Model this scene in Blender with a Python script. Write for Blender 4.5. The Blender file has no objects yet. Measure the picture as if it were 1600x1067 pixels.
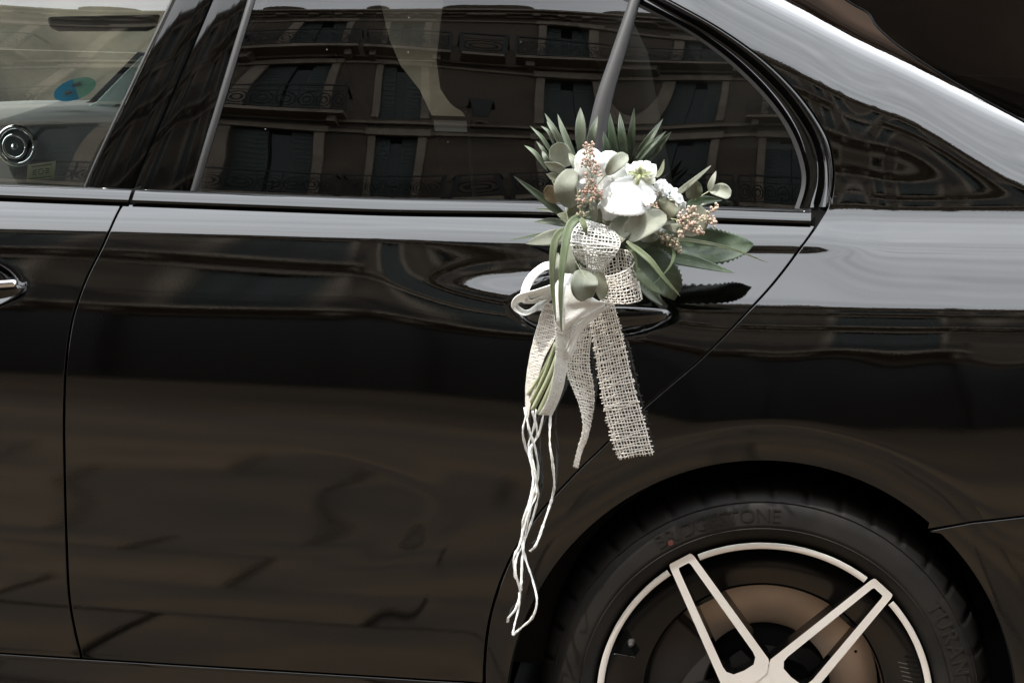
import bpy, bmesh, math, random
import numpy as np
from mathutils import Vector, Matrix, geometry as mgeo
random.seed(7); rng = np.random.default_rng(7)
R = math.radians
S = bpy.context.scene
C = S.collection

# ------------------------------------------------------------------ camera
F = 3456.0                         # focal length in photo pixels (1600 wide)
YAW, PITCH, ROLL = R(6.5), R(12.0), R(1.0)
fw = np.array([-math.sin(YAW)*math.cos(PITCH), math.cos(YAW)*math.cos(PITCH), -math.sin(PITCH)])
rt = np.array([math.cos(YAW), math.sin(YAW), 0.0])
up = np.cross(rt, fw)
rt, up = math.cos(ROLL)*rt + math.sin(ROLL)*up, math.cos(ROLL)*up - math.sin(ROLL)*rt
CAM = np.array([0, 0, 0.90]) - 3.2*fw
cd = bpy.data.cameras.new('camera'); co = bpy.data.objects.new('camera', cd); C.objects.link(co)
cd.lens = F/1600*36; cd.sensor_width = 36; cd.clip_start = 0.05; cd.clip_end = 500
co.matrix_world = Matrix(((rt[0], up[0], -fw[0], CAM[0]), (rt[1], up[1], -fw[1], CAM[1]), (rt[2], up[2], -fw[2], CAM[2]), (0, 0, 0, 1)))
S.camera = co

# ------------------------------------------------------------------ sky, sun, exposure
SUN = Vector((-0.44, -0.32, 0.84)).normalized()
W = bpy.data.worlds.new('World'); S.world = W; W.use_nodes = True
nt = W.node_tree; bgn = nt.nodes['Background']
sky = nt.nodes.new('ShaderNodeTexSky'); sky.sky_type = 'NISHITA'; sky.sun_disc = False
sky.sun_elevation = math.asin(SUN.z); sky.sun_rotation = math.atan2(SUN.x, SUN.y)
sky.dust_density = 2.5; sky.air_density = 1.0
tc = nt.nodes.new('ShaderNodeTexCoord')
mp = nt.nodes.new('ShaderNodeMapping'); mp.inputs['Scale'].default_value = (.9, 7.0, 4.0)
nz = nt.nodes.new('ShaderNodeTexNoise'); nz.inputs['Scale'].default_value = 2.6; nz.inputs['Detail'].default_value = 7; nz.inputs['Roughness'].default_value = .55
rp = nt.nodes.new('ShaderNodeMapRange'); rp.inputs[1].default_value = .25; rp.inputs[2].default_value = .72; rp.inputs[3].default_value = .60; rp.inputs[4].default_value = 1.0
mx = nt.nodes.new('ShaderNodeMixRGB'); mx.inputs[2].default_value = (29.5, 30.6, 31.8, 1)
nt.links.new(tc.outputs['Generated'], mp.inputs[0]); nt.links.new(mp.outputs[0], nz.inputs['Vector'])
nt.links.new(nz.outputs['Fac'], rp.inputs[0]); nt.links.new(rp.outputs[0], mx.inputs[0])
nt.links.new(sky.outputs[0], mx.inputs[1]); nt.links.new(mx.outputs[0], bgn.inputs[0])
bgn.inputs[1].default_value = 0.12
sd = bpy.data.lights.new('sun', 'SUN'); sd.energy = 3.2; sd.angle = R(0.6); sd.color = (1, .95, .87)
so = bpy.data.objects.new('sun', sd); C.objects.link(so); so.rotation_euler = SUN.to_track_quat('Z', 'Y').to_euler(); so.location = (2, 4, 8)
S.view_settings.view_transform = 'Standard'; S.view_settings.look = 'None'; S.view_settings.gamma = 1
S.view_settings.exposure = 0.66
S.render.engine = 'CYCLES'
S.cycles.max_bounces = 10; S.cycles.transparent_max_bounces = 12

# ------------------------------------------------------------------ helpers
def U(px, py, y):                       # photo pixel -> point on the plane at depth y
    d = fw*F + (px-800)*rt - (py-533.5)*up
    t = (y-CAM[1])/d[1]
    return CAM + d*t
def proj(P):
    v = P - CAM; d = v @ fw
    return 800 + F*(v @ rt)/d, 533.5 - F*(v @ up)/d
def PXM(y): return F/((np.array([0, y, .8])-CAM) @ fw)   # pixels per metre at depth y

def tag(o, label=None, cat=None, group=None, kind=None):
    if label: o['label'] = label
    if cat: o['category'] = cat
    if group: o['group'] = group
    if kind: o['kind'] = kind
    return o
def mesh_obj(name, verts, faces, mat=None, parent=None, smooth=True, uvs=None):
    me = bpy.data.meshes.new(name)
    me.from_pydata([tuple(map(float, v)) for v in verts], [], faces)
    if uvs is not None:
        ul = me.uv_layers.new(name='UVMap')
        li = np.zeros(len(me.loops), dtype=np.int32); me.loops.foreach_get('vertex_index', li)
        ul.data.foreach_set('uv', np.asarray(uvs, dtype=np.float32)[li].ravel())
    for m in (mat if isinstance(mat, (list, tuple)) else [mat]):
        if m: me.materials.append(m)
    me.polygons.foreach_set('use_smooth', [smooth]*len(me.polygons))
    me.update()
    o = bpy.data.objects.new(name, me); C.objects.link(o)
    if parent: o.parent = parent
    return o
class MB:
    def __init__(s): s.v = []; s.f = []; s.mi = []
    def add(s, vs, fs, mi=0):
        b = len(s.v); s.v += [tuple(map(float, v)) for v in vs]; s.f += [tuple(i+b for i in f) for f in fs]; s.mi += [mi]*len(fs)
    def box(s, a, b, mi=0):
        x0, y0, z0 = a; x1, y1, z1 = b
        s.add([(x0,y0,z0),(x1,y0,z0),(x1,y1,z0),(x0,y1,z0),(x0,y0,z1),(x1,y0,z1),(x1,y1,z1),(x0,y1,z1)],
              [(0,3,2,1),(4,5,6,7),(0,1,5,4),(1,2,6,5),(2,3,7,6),(3,0,4,7)], mi)
    def tube(s, pts, r, n=5, mi=0, flat=1.0, refn=None):
        pts = np.asarray(pts, float); m = len(pts); rr = np.broadcast_to(np.asarray(r, float), (m,))
        T = np.gradient(pts, axis=0); T /= np.linalg.norm(T, axis=1)[:, None]+1e-12
        ref = np.array([0., -1, 0.1]) if refn is None else np.asarray(refn, float)
        vs = []; fs = []
        for i in range(m):
            rf = ref if ref.ndim == 1 else ref[i]
            a = np.cross(T[i], rf); na = np.linalg.norm(a)
            if na < 1e-3: a = np.cross(T[i], [1, 0, 0]); na = np.linalg.norm(a)
            a /= na; b = np.cross(a, T[i])
            for k in range(n):
                q = 2*math.pi*k/n
                vs.append(pts[i] + rr[i]*(math.cos(q)*a + flat*math.sin(q)*b))
        for i in range(m-1):
            for k in range(n):
                k2 = (k+1) % n
                fs.append((i*n+k, i*n+k2, (i+1)*n+k2, (i+1)*n+k))
        fs.append(tuple(range(n-1, -1, -1))); fs.append(tuple((m-1)*n+k for k in range(n)))
        s.add(vs, fs, mi)
    def lathe(s, prof, c=(0, 0, 0), n=48, mi=0, axis='y', a0=0, a1=2*math.pi):
        full = abs(a1-a0-2*math.pi) < 1e-6; m = len(prof); cnt = n if full else n+1
        vs = []
        for i in range(cnt):
            q = a0+(a1-a0)*i/n
            for (r, h) in prof:
                if axis == 'y': vs.append((c[0]+r*math.cos(q), c[1]+h, c[2]+r*math.sin(q)))
                else: vs.append((c[0]+r*math.cos(q), c[1]+r*math.sin(q), c[2]+h))
        fs = []
        for i in range(n):
            j = (i+1) % cnt
            for k in range(m-1): fs.append((i*m+k, j*m+k, j*m+k+1, i*m+k+1))
        s.add(vs, fs, mi)
    def build(s, name, mat, parent=None, smooth=False):
        o = mesh_obj(name, s.v, s.f, mat, parent, smooth)
        if any(s.mi): o.data.polygons.foreach_set('material_index', s.mi)
        return o
def bevel(o, w=.004, n=2):
    m = o.modifiers.new('bevel', 'BEVEL'); m.width = w; m.segments = n; m.limit_method = 'ANGLE'; return o
def cr(pts, n):                          # Catmull-Rom through rows of pts -> n rows
    P = np.asarray(pts, float); m = len(P)
    if m < 3:
        t = np.linspace(0, 1, n)[:, None]; return P[0]*(1-t)+P[-1]*t
    Q = np.vstack([2*P[0]-P[1], P, 2*P[-1]-P[-2]]); out = []
    for t in np.linspace(0, m-1-1e-9, n):
        i = int(t); u = t-i; a, b, c, d = Q[i:i+4]
        out.append(.5*(2*b+(c-a)*u+(2*a-5*b+4*c-d)*u*u+(3*b-a-3*c+d)*u**3))
    return np.array(out)
def resamp(poly, step):                  # even resampling of a polyline
    P = np.asarray(poly, float); d = np.r_[0, np.cumsum(np.linalg.norm(np.diff(P, axis=0), axis=1))]
    n = max(2, int(d[-1]/step)+1); t = np.linspace(0, d[-1], n)
    return np.stack([np.interp(t, d, P[:, k]) for k in range(P.shape[1])], 1)

# ------------------------------------------------------------------ materials
def mat(name, col, rough=.5, metal=0, spec=.5, coat=0, ior=1.5, trans_leaf=0, noise=None, bump=None, sub=0):
    m = bpy.data.materials.new(name); m.use_nodes = True; n = m.node_tree; b = n.nodes['Principled BSDF']
    b.inputs['Base Color'].default_value = (*col, 1); b.inputs['Roughness'].default_value = rough; b.inputs['Metallic'].default_value = metal
    b.inputs['Specular IOR Level'].default_value = spec; b.inputs['Coat Weight'].default_value = coat; b.inputs['Coat Roughness'].default_value = .015; b.inputs['IOR'].default_value = ior
    if sub: b.inputs['Subsurface Weight'].default_value = sub; b.inputs['Subsurface Radius'].default_value = (.01, .01, .008)
    tcn = n.nodes.new('ShaderNodeTexCoord'); obj = tcn.outputs['Object']
    csock = None
    if noise:                            # (scale, amount, second colour)
        t = n.nodes.new('ShaderNodeTexNoise'); t.inputs['Scale'].default_value = noise[0]; t.inputs['Detail'].default_value = 6; n.links.new(obj, t.inputs['Vector'])
        r = n.nodes.new('ShaderNodeMapRange'); r.inputs[1].default_value = .35; r.inputs[2].default_value = .65; r.inputs[4].default_value = noise[1]; n.links.new(t.outputs['Fac'], r.inputs[0])
        x = n.nodes.new('ShaderNodeMixRGB'); x.inputs[1].default_value = (*col, 1); x.inputs[2].default_value = (*noise[2], 1); n.links.new(r.outputs[0], x.inputs[0]); csock = x.outputs[0]
        n.links.new(csock, b.inputs['Base Color'])
    if bump:                             # (scale, strength, distance)
        t = n.nodes.new('ShaderNodeTexNoise'); t.inputs['Scale'].default_value = bump[0]; t.inputs['Detail'].default_value = 3; n.links.new(obj, t.inputs['Vector'])
        q = n.nodes.new('ShaderNodeBump'); q.inputs['Strength'].default_value = bump[1]; q.inputs['Distance'].default_value = bump[2]; n.links.new(t.outputs['Fac'], q.inputs['Height']); n.links.new(q.outputs[0], b.inputs['Normal'])
        if coat: n.links.new(q.outputs[0], b.inputs['Coat Normal'])
    if trans_leaf:
        tr = n.nodes.new('ShaderNodeBsdfTranslucent'); tr.inputs[0].default_value = (*[min(1, c*1.25) for c in col], 1)
        if csock: n.links.new(csock, tr.inputs[0])
        ms = n.nodes.new('ShaderNodeMixShader'); ms.inputs[0].default_value = trans_leaf
        n.links.new(b.outputs[0], ms.inputs[1]); n.links.new(tr.outputs[0], ms.inputs[2]); n.links.new(ms.outputs[0], n.nodes['Material Output'].inputs[0])
    return m
def veined(m, nv=9, dark=.8, light=1.25, strength=.5):     # leaf veins from the leaf's own UVs
    n = m.node_tree; b = n.nodes['Principled BSDF']
    uv = n.nodes.new('ShaderNodeUVMap'); sp = n.nodes.new('ShaderNodeSeparateXYZ'); n.links.new(uv.outputs[0], sp.inputs[0])
    def M(op, a, c=None):
        q = n.nodes.new('ShaderNodeMath'); q.operation = op
        for i, s in enumerate((a, c)):
            if s is None: continue
            if isinstance(s, (int, float)): q.inputs[i].default_value = s
            else: n.links.new(s, q.inputs[i])
        return q.outputs[0]
    av = M('ABSOLUTE', M('SUBTRACT', sp.outputs[1], .5))
    mid = M('LESS_THAN', av, .018)
    ph = M('FRACT', M('MULTIPLY', M('SUBTRACT', sp.outputs[0], M('MULTIPLY', av, .45)), nv))
    side = M('MULTIPLY', M('LESS_THAN', M('ABSOLUTE', M('SUBTRACT', ph, .5)), .045), .45)
    v = M('MULTIPLY', M('MAXIMUM', mid, side), strength)
    src = b.inputs['Base Color'].links[0].from_socket if b.inputs['Base Color'].links else None
    x = n.nodes.new('ShaderNodeMixRGB'); n.links.new(v, x.inputs[0]); c = b.inputs['Base Color'].default_value
    if src: n.links.new(src, x.inputs[1])
    else: x.inputs[1].default_value = c
    x.inputs[2].default_value = (min(1, c[0]*light+.03), min(1, c[1]*light+.035), min(1, c[2]*light+.02), 1)
    n.links.new(x.outputs[0], b.inputs['Base Color'])
    return m
PAINT = mat('black_paint', (.0005, .0004, .0003), .04, 0, .30, 1.0, bump=(420, .03, .0006))
GLOSSBLK = mat('gloss_black_trim', (.0006, .0006, .0006), .05, 0, .7)
RUBBER = mat('rubber', (.013, .0125, .0125), .55, noise=(30, .4, (.022, .021, .021)))
GAPM = mat('seal_black', (.0015, .0015, .0015), .9, 0, .1)
TYRE = mat('tyre_rubber', (.007, .0065, .006), .6, 0, .3, noise=(18, .8, (.015, .013, .011)), bump=(700, .15, .0006))
LETT = mat('tyre_letter', (.010, .009, .008), .5, 0, .4)
MACH = mat('machined_alloy', (.94, .92, .885), .36, .55, noise=(8, .5, (.70, .66, .61)))
RIMBLK = mat('rim_black', (.0016, .0015, .0014), .14, 0, .45, bump=(250, .04, .0005))
DISC = mat('brake_steel', (.95, .74, .58), .45, .25, bump=(90, .12, .001))
IRON = mat('dark_iron', (.05, .045, .042), .6, .4)
CHROME = mat('chrome', (.85, .85, .86), .08, 1.0)
INTER = mat('interior_dark', (.008, .0085, .008), .7, noise=(12, .4, (.012, .012, .011)))
INTERG = mat('interior_grey', (.16, .155, .15), .8, noise=(20, .4, (.2, .19, .18)))
LINER = mat('headliner', (.045, .045, .043), .9)
def glass_mat(name, tint, ref=1.9):
    m = bpy.data.materials.new(name); m.use_nodes = True; n = m.node_tree; n.nodes.remove(n.nodes['Principled BSDF'])
    g = n.nodes.new('ShaderNodeBsdfGlossy'); g.inputs['Roughness'].default_value = .0; g.inputs[0].default_value = (1, 1, 1, 1)
    t = n.nodes.new('ShaderNodeBsdfTransparent'); t.inputs[0].default_value = (*tint, 1)
    f = n.nodes.new('ShaderNodeFresnel'); f.inputs[0].default_value = 1.5
    k = n.nodes.new('ShaderNodeMath'); k.operation = 'MULTIPLY'; k.inputs[1].default_value = ref; k.use_clamp = True; n.links.new(f.outputs[0], k.inputs[0])
    x = n.nodes.new('ShaderNodeMixShader'); n.links.new(k.outputs[0], x.inputs[0]); n.links.new(t.outputs[0], x.inputs[1]); n.links.new(g.outputs[0], x.inputs[2])
    n.links.new(x.outputs[0], n.nodes['Material Output'].inputs[0]); return m
GLASS_F = glass_mat('front_glass', (.52, .58, .54), 1.9)
GLASS_R = glass_mat('privacy_glass', (.24, .245, .215), 1.1)
PILLAR = mat('pillar_gloss', (.0005, .0005, .0005), .06, 0, .4)
GLASS_B = glass_mat('rear_screen_glass', (.015, .015, .015), .10)

# ------------------------------------------------------------------ setting: pavement and the two facades seen in the paint and the glass
PAVE = mat('paving', (.016, .010, .005), .75, noise=(1.0, 1, (.108, .069, .034)), bump=(30, .3, .004))
_n = PAVE.node_tree; _t = [q for q in _n.nodes if q.type == 'TEX_NOISE'][0]; _m = _n.nodes.new('ShaderNodeMapping'); _m.inputs['Scale'].default_value = (.35, 2.6, 1); _n.links.new(_t.inputs['Vector'].links[0].from_socket, _m.inputs[0]); _n.links.new(_m.outputs[0], _t.inputs['Vector'])
SLAB = mat('slab_stone', (.090, .057, .027), .7, noise=(1.7, 1, (.036, .023, .012)), bump=(60, .3, .003))
_n = SLAB.node_tree; _b = _n.nodes['Principled BSDF']; _src = _b.inputs['Base Color'].links[0].from_socket
_oi = _n.nodes.new('ShaderNodeObjectInfo'); _mr = _n.nodes.new('ShaderNodeMapRange'); _mr.inputs[3].default_value = .62; _mr.inputs[4].default_value = 1.25; _n.links.new(_oi.outputs['Random'], _mr.inputs[0])
_hs = _n.nodes.new('ShaderNodeHueSaturation'); _n.links.new(_src, _hs.inputs['Color']); _n.links.new(_mr.outputs[0], _hs.inputs['Value']); _n.links.new(_hs.outputs[0], _b.inputs['Base Color'])
g = mesh_obj('pavement', [(-120, -120, -.03), (120, -120, -.03), (120, 120, -.03), (-120, 120, -.03)], [(0, 1, 2, 3)], mat('joint_earth', (.012, .010, .009), .9, noise=(8, .6, (.02, .017, .014))))
tag(g, kind='structure')
far = MB()
far.box((-120, -12.9, -.028), (120, -4.3, -.003)); far.box((-120, 3.9, -.028), (120, 4.6, -.003))
tag(far.build('street_surface', PAVE), kind='structure')
m = MB(); m.box((-120, 4.6, -.028), (120, 10.3, .004)); tag(m.build('forecourt', mat('pale_gravel', (.24, .20, .15), .9, noise=(.9, 1, (.12, .105, .08)), bump=(40, .4, .01))), kind='structure')
sl = MB(); sl.box((-.439, -.289, -.028), (.439, .289, 0)); slab0 = bevel(sl.build('paving_slab', SLAB, g), .006, 1)
first = True
for j in range(13):
    for i in range(-5, 7):
        o = slab0 if first else slab0.copy()
        if not first: C.objects.link(o); o.parent = g
        first = False
        o.location = (i*.905 + (.45 if j % 2 else 0) + random.uniform(-.12, .12)*0, -4.0 + j*.605, random.uniform(-.004, .003)); o.rotation_euler = (random.uniform(-.004, .004), random.uniform(-.004, .004), 0)

STONE = mat('facade_stone', (.135, .105, .075), .85, noise=(.8, .9, (.065, .052, .039)), bump=(14, .3, .01))
STONE2 = mat('facade_trim', (.32, .26, .195), .8, noise=(1.2, .9, (.19, .155, .118)))
SHUT = mat('shutter_green', (.040, .062, .052), .5)
WGL = mat('dark_pane', (.01, .013, .013), .05, 0, .5)
IRONW = mat('wrought_iron', (.01, .01, .01), .5)
SHOP = mat('shopfront', (.012, .011, .010), .4)  # shade over the ground floor is put into this near-black colour
BROWN = mat('brown_stone', (.085, .050, .030), .85, noise=(.8, 1, (.035, .020, .011)))
PALE = mat('pale_base_stone', (.17, .145, .11), .85, noise=(1.3, 1, (.05, .046, .038)), bump=(6, .4, .03))
def facade(name, y0, sgn, x0, bays, bw, floors, g0, label, cat='building', STONE=STONE, STONE2=STONE2, balc=True, BASE=SHOP):
    # y0: plane of the wall face, sgn +1 faces +y ; floors: list of storey heights
    root = bpy.data.objects.new(name, None); C.objects.link(root); root.location = (0, 0, 0); tag(root, label, cat)
    H = g0+sum(floors); X1 = x0+bays*bw; b = lambda d: y0+sgn*d
    def bx(m, xa, xb, da, db, za, zb): m.box((xa, min(b(da), b(db)), za), (xb, max(b(da), b(db)), zb))
    m = MB(); bx(m, x0, X1, -1.2, -.32, 0, H); m.build('core_wall', STONE, root)
    m = MB(); bx(m, x0, X1, -.319, .02, g0-.7, g0)
    ww = bw*.44
    z = g0
    for fi, fh in enumerate(floors):
        for i in range(bays+1):
            xa = x0+(i-.5)*bw+ww/2; xb = x0+(i+.5)*bw-ww/2
            bx(m, max(x0, xa), min(X1, xb), -.319, .0, z, z+fh*.8)
        bx(m, x0, X1, -.319, .012, z+fh*.8, z+fh); z += fh
    m.build('wall', STONE, root)
    z = g0
    for fh in floors:
        m = MB(); bx(m, x0, X1, .013, .17, z-.32, z-.17); bx(m, x0, X1, .013, .08, z+fh*.8+.02, z+fh*.8+.16); m.build('string_course', STONE2, root); z += fh
    m = MB(); bx(m, x0, X1, -.3, -.12, 0, .35)
    for i in range(bays+1): bx(m, x0+i*bw-.35, x0+i*bw+.35, -.3, .05, 0, g0-.7)
    m.build('ground_pier', BASE, root)
    m = MB(); bx(m, x0, X1, -.31, -.2, .35, g0-.7); m.build('shop_window' if BASE is SHOP else 'base_wall', BASE, root)
    # windows: frame with two shutters and panes
    protos = {}
    z = g0
    for fi, fh in enumerate(floors):
        wh = fh*.8-.15
        for i in range(bays if balc else 0):
            xc = x0+(i+.5)*bw
            if fi not in protos:
                m = MB(); bx(m, -ww/2, ww/2, -.31, -.25, .0, wh); w_ = m.build('window', WGL, root)
                m = MB(); bx(m, -ww/2, -ww*.14, -.24, -.14, 0, wh); bx(m, ww*.14, ww/2, -.24, -.14, 0, wh)
                for k in range(14): bx(m, -ww/2+.05, -ww*.17, -.14, -.12, .1+k*wh/15, .1+k*wh/15+.06); bx(m, ww*.17, ww/2-.05, -.14, -.12, .1+k*wh/15, .1+k*wh/15+.06)
                s_ = m.build('shutter', SHUT, w_)
                m = MB(); bx(m, -ww/2-.22, -ww/2, .0, .07, 0, wh); bx(m, ww/2, ww/2+.22, .0, .07, 0, wh); bx(m, -ww/2-.3, ww/2+.3, .002, .16, wh, wh+.3)
                t_ = m.build('surround', STONE2, w_)
                protos[fi] = (w_, s_, t_); w_.location = (xc, 0, z+.1)
            else:
                p = protos[fi]; w_ = p[0].copy(); C.objects.link(w_); w_.location = (xc, 0, z+.1)
                for q in p[1:]:
                    k = q.copy(); C.objects.link(k); k.parent = w_
        z += fh
    # balconies with cast-iron ring railings
    z = g0; prot = None
    for fi, fh in enumerate(floors):
        for i in range(0, bays if balc else 0):
            if (i+2*fi) % 5 == 4: continue
            xc = x0+(i+.5)*bw; L = bw*.47
            if prot is None:
                m = MB(); bx(m, -L, L, .02, .85, -.16, 0); bx(m, -L+.2, -L+.4, .02, .6, -.5, -.16); bx(m, L-.4, L-.2, .02, .6, -.5, -.16); ba = m.build('balcony', STONE2, root)
                m = MB()
                bx(m, -L, L, .78, .83, 1.0, 1.06); bx(m, -L, L, .78, .82, .06, .10); bx(m, -L, L, .79, .81, .78, .81)
                for sx in (-1, 1): bx(m, sx*L-.03, sx*L+.03, .02, .83, 1.0, 1.05); bx(m, sx*L-.03, sx*L+.03, .76, .83, 0, 1.0)
                k = 0; x = -L+.16
                while x < L-.1:
                    t = np.linspace(0, 2*math.pi, 13)
                    for rr in (.14, .07): m.tube(np.stack([x+rr*np.cos(t), np.full(13, b(.8)), .44+rr*1.9*np.sin(t)], 1), .018, 4)
                    bx(m, x+.15, x+.17, .79, .81, .1, 1.0); x += .33
                ra = m.build('railing', IRONW, ba); prot = (ba, ra); ba.location = (xc, 0, z)
            else:
                ba = prot[0].copy(); C.objects.link(ba); ba.location = (xc, 0, z); k = prot[1].copy(); C.objects.link(k); k.parent = ba
        z += fh
    m = MB()
    for d, za, zb in ((.15, H, H+.3), (.45, H+.3, H+.5), (.75, H+.5, H+.72)): bx(m, x0, X1, -.5, d, za, zb)
    for i in range(bays*4): bx(m, x0+i*bw/4+.1, x0+i*bw/4+.3, .15, .55, H+.02, H+.298)
    m.build('cornice', STONE2, root)
    m = MB(); m.lathe([(0, 0), (.25, 0), (.18, .15), (.42, .5), (.46, .7), (.3, .85), (0, .9)], (0, b(.2), 0), 14, axis='z'); u0 = m.build('urn', STONE, root, True)
    for i in range(bays+1):
        u = u0 if i == 0 else u0.copy()
        if i: C.objects.link(u)
        u.location = (x0+i*bw, 0, H+.72)
    return root
facade('stone_building', -13.0, 1, -36, 26, 2.8, [4.2, 3.7, 3.2], 4.0, 'tan stone building with iron balconies across the street, seen mirrored in the car')
facade('plain_stone_building', 11.0, -1, -36, 24, 3.0, [3.4], 3.6, 'low brown stone building standing behind the car, mirrored in its rear pillar', STONE=BROWN, STONE2=BROWN, balc=False, BASE=PALE)

# ------------------------------------------------------------------ body surface: integrate the panel slope up and down each station
ARC = (1190.0, 1120.0, 402.0)
crest_x = [900, 1060, 1200, 1350, 1600, 1800]; crest_y = [-170, -75, 0, 75, 194, 285]
band_x = [900, 1060, 1165, 1300, 1450, 1600, 1800]; band_y = [-70, 5, 65, 130, 195, 288, 345]
Lp = [-400, 280, 318, 352, 357.5, 420, 500, 578, 610, 680, 745, 775, 815, 850, 900, 955, 1010, 1017, 1026, 1060, 1200]
Le = [125,  116, 110, 92,  38,    24,  7,   -2.5, -6, -8.5, -11, -9.5, -9.5, -12.5, -15, -21, -29, -30, -13, -14, -16]
Mp = [-400, 280, 318, 352, 358, 385, 402, 422, 440, 452, 480, 520, 590, 640, 700, 775, 815, 850, 900, 955, 1010, 1017, 1026, 1060, 1200]
Me = [125,  116, 110, 92,  42,  40,  50,  72,  52,  42,  20,  4,  -3,  -7,  -9, -11, -12, -14, -16, -22, -29, -30, -13, -14, -16]
Rp = [332, 336, 346, 380, 384, 394, 398, 440, 468, 480, 492, 540, 590, 640, 660, 700, 800, 900, 1200]
Re = [50,  66,  104,  92,  32,  32,  64,  60,  57,  50,  38,  16,  5,  -1,  -3, -5, -8, -12, -14]
Qe = [50,  66,  104,  98,  92,  86,  78,  66,  59,  50,  38,  16,  5,  -1,  -3, -5, -8, -12, -14]   # beyond the end of the crease
def sst(a, b, x): t = np.clip((x-a)/(b-a), 0, 1); return t*t*(3-2*t)
def E_body(px, py):
    px = np.clip(px, -250, 1850)
    sl = np.interp(py, [300, 1020], [.022, .060]); pl = py - np.minimum(px, 900)*sl
    eL = np.interp(pl, Lp, Le); eM = np.interp(pl+.0, Mp, Me)
    w1 = sst(560, 850, px); e = eL*(1-w1)+eM*w1
    # rear quarter
    pr = py - np.clip(px-1200, -300, 500)*.012
    eR = np.interp(pr, Rp, Re); eQ = np.interp(pr, Rp, Qe); wq = sst(1250, 1390, px); eR = eR*(1-wq)+eQ*wq
    yc = np.interp(px, crest_x, crest_y); yb = np.interp(px, band_x, band_y)
    k = np.clip((332-yb)/200, .02, 1)
    low = 50-26*np.clip(k*1.3, 0, 1)
    mid = (yb*.45+332*.55)
    up_ = np.where(py > mid, low+(50-low)*np.clip((py-mid)/np.maximum(332-mid, 1), 0, 1)**1.5, low+(50-low)*np.clip((mid-py)/np.maximum(mid-yb, 1), 0, 1)**1.5)
    h = np.maximum(yb-yc, 20)
    up2 = np.interp((yb-py)/h, [0, .12, .86, 1, 1.3, 2.0, 3.5], [50, 64, 80, 138, 150, 162, 164])
    eR = np.where(pr < 332, np.where(py < yb, up2, up_), eR)
    w2 = sst(960, 1120, px+np.clip((330-py)*1.2, 0, 200)); e = e*(1-w2)+eR*w2
    # flare round the wheel arch
    r = np.hypot(px-ARC[0], (py-ARC[1]))
    wf = 1-sst(448, 470, r+np.clip(1190-px, 0, 400)*.05); e = e*(1-wf)+(-12-(448-np.minimum(r, 448))*.10)*wf
    # hollow pressed into the lower door, ending in a curved ridge
    rh = np.hypot((px-380)/310., (py-792)/105.); e = e + 2.2*np.exp(-((rh-1)/.08)**2)*sst(450, 620, px) - 1.2*np.exp(-((rh-.84)/.09)**2)*sst(420, 560, px)
    ro = np.hypot((px-590)/125., (py-786)/32.); e = e - 1.3*(1-sst(.6, 1.2, ro))
    e = e + 2.6*np.sin(px/46.+py/21.)*np.sin(px/71.-py/33.)*sst(1080, 1180, px)*np.exp(-((py-585)/55.)**2)
    # slight panel waviness
    e = e + 1.6*np.sin(px/210.+py/37.)*np.exp(-((py-430)/70.)**2) + .3*np.sin(px/140.+1.3)*np.exp(-((py-760)/110.)**2)
    return e
XS = np.arange(-1.7, 1.56, .008)
def march(E, y0, z0, zlo, zhi, ds=.0015):
    n = len(XS)
    def run(sign, N):
        Y = y0.copy(); Z = z0.copy(); ys = [Y.copy()]; zs = [Z.copy()]
        for _ in range(N):
            P = np.stack([XS, Y, Z], 1); px, py = proj(P)
            v = P-CAM; ev = np.arcsin(v[:, 2]/np.linalg.norm(v, axis=1))
            th = np.clip((np.radians(E(px, py))-ev)/2, -.6, 1.40)
            Y = Y+sign*ds*np.sin(th); Z = Z+sign*ds*np.cos(th); ys.append(Y.copy()); zs.append(Z.copy())
        return np.array(ys), np.array(zs)
    yu, zu = run(1, int((zhi-zlo)/ds*1.5)); yd, zd = run(-1, int((zhi-zlo)/ds*.8))
    ya = np.vstack([yd[::-1], yu[1:]]); za = np.vstack([zd[::-1], zu[1:]])
    G = np.zeros((n, len(ZG)))
    for i in range(n): G[i] = np.interp(ZG, za[:, i], ya[:, i])
    return G
def gsm(A, s, ax):
    k = np.arange(-int(3*s), int(3*s)+1); w = np.exp(-.5*(k/s)**2); w /= w.sum()
    return np.apply_along_axis(lambda a: np.convolve(np.pad(a, len(k)//2, mode='reflect', reflect_type='odd'), w, 'valid'), ax, A)
ZG = np.arange(.20, 1.62, .0025)
plan = .012*(XS+.2)**2 + .10*np.clip(XS-.55, 0, 9)**2 + .9*np.clip(XS-1.2, 0, 9)**2 + .02*np.clip(-.7-XS, 0, 9)**2
BODY = march(E_body, plan, np.full(len(XS), .870), .22, 1.50)
BODY = gsm(gsm(BODY, 2.5, 0), 1.2, 1)
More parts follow.
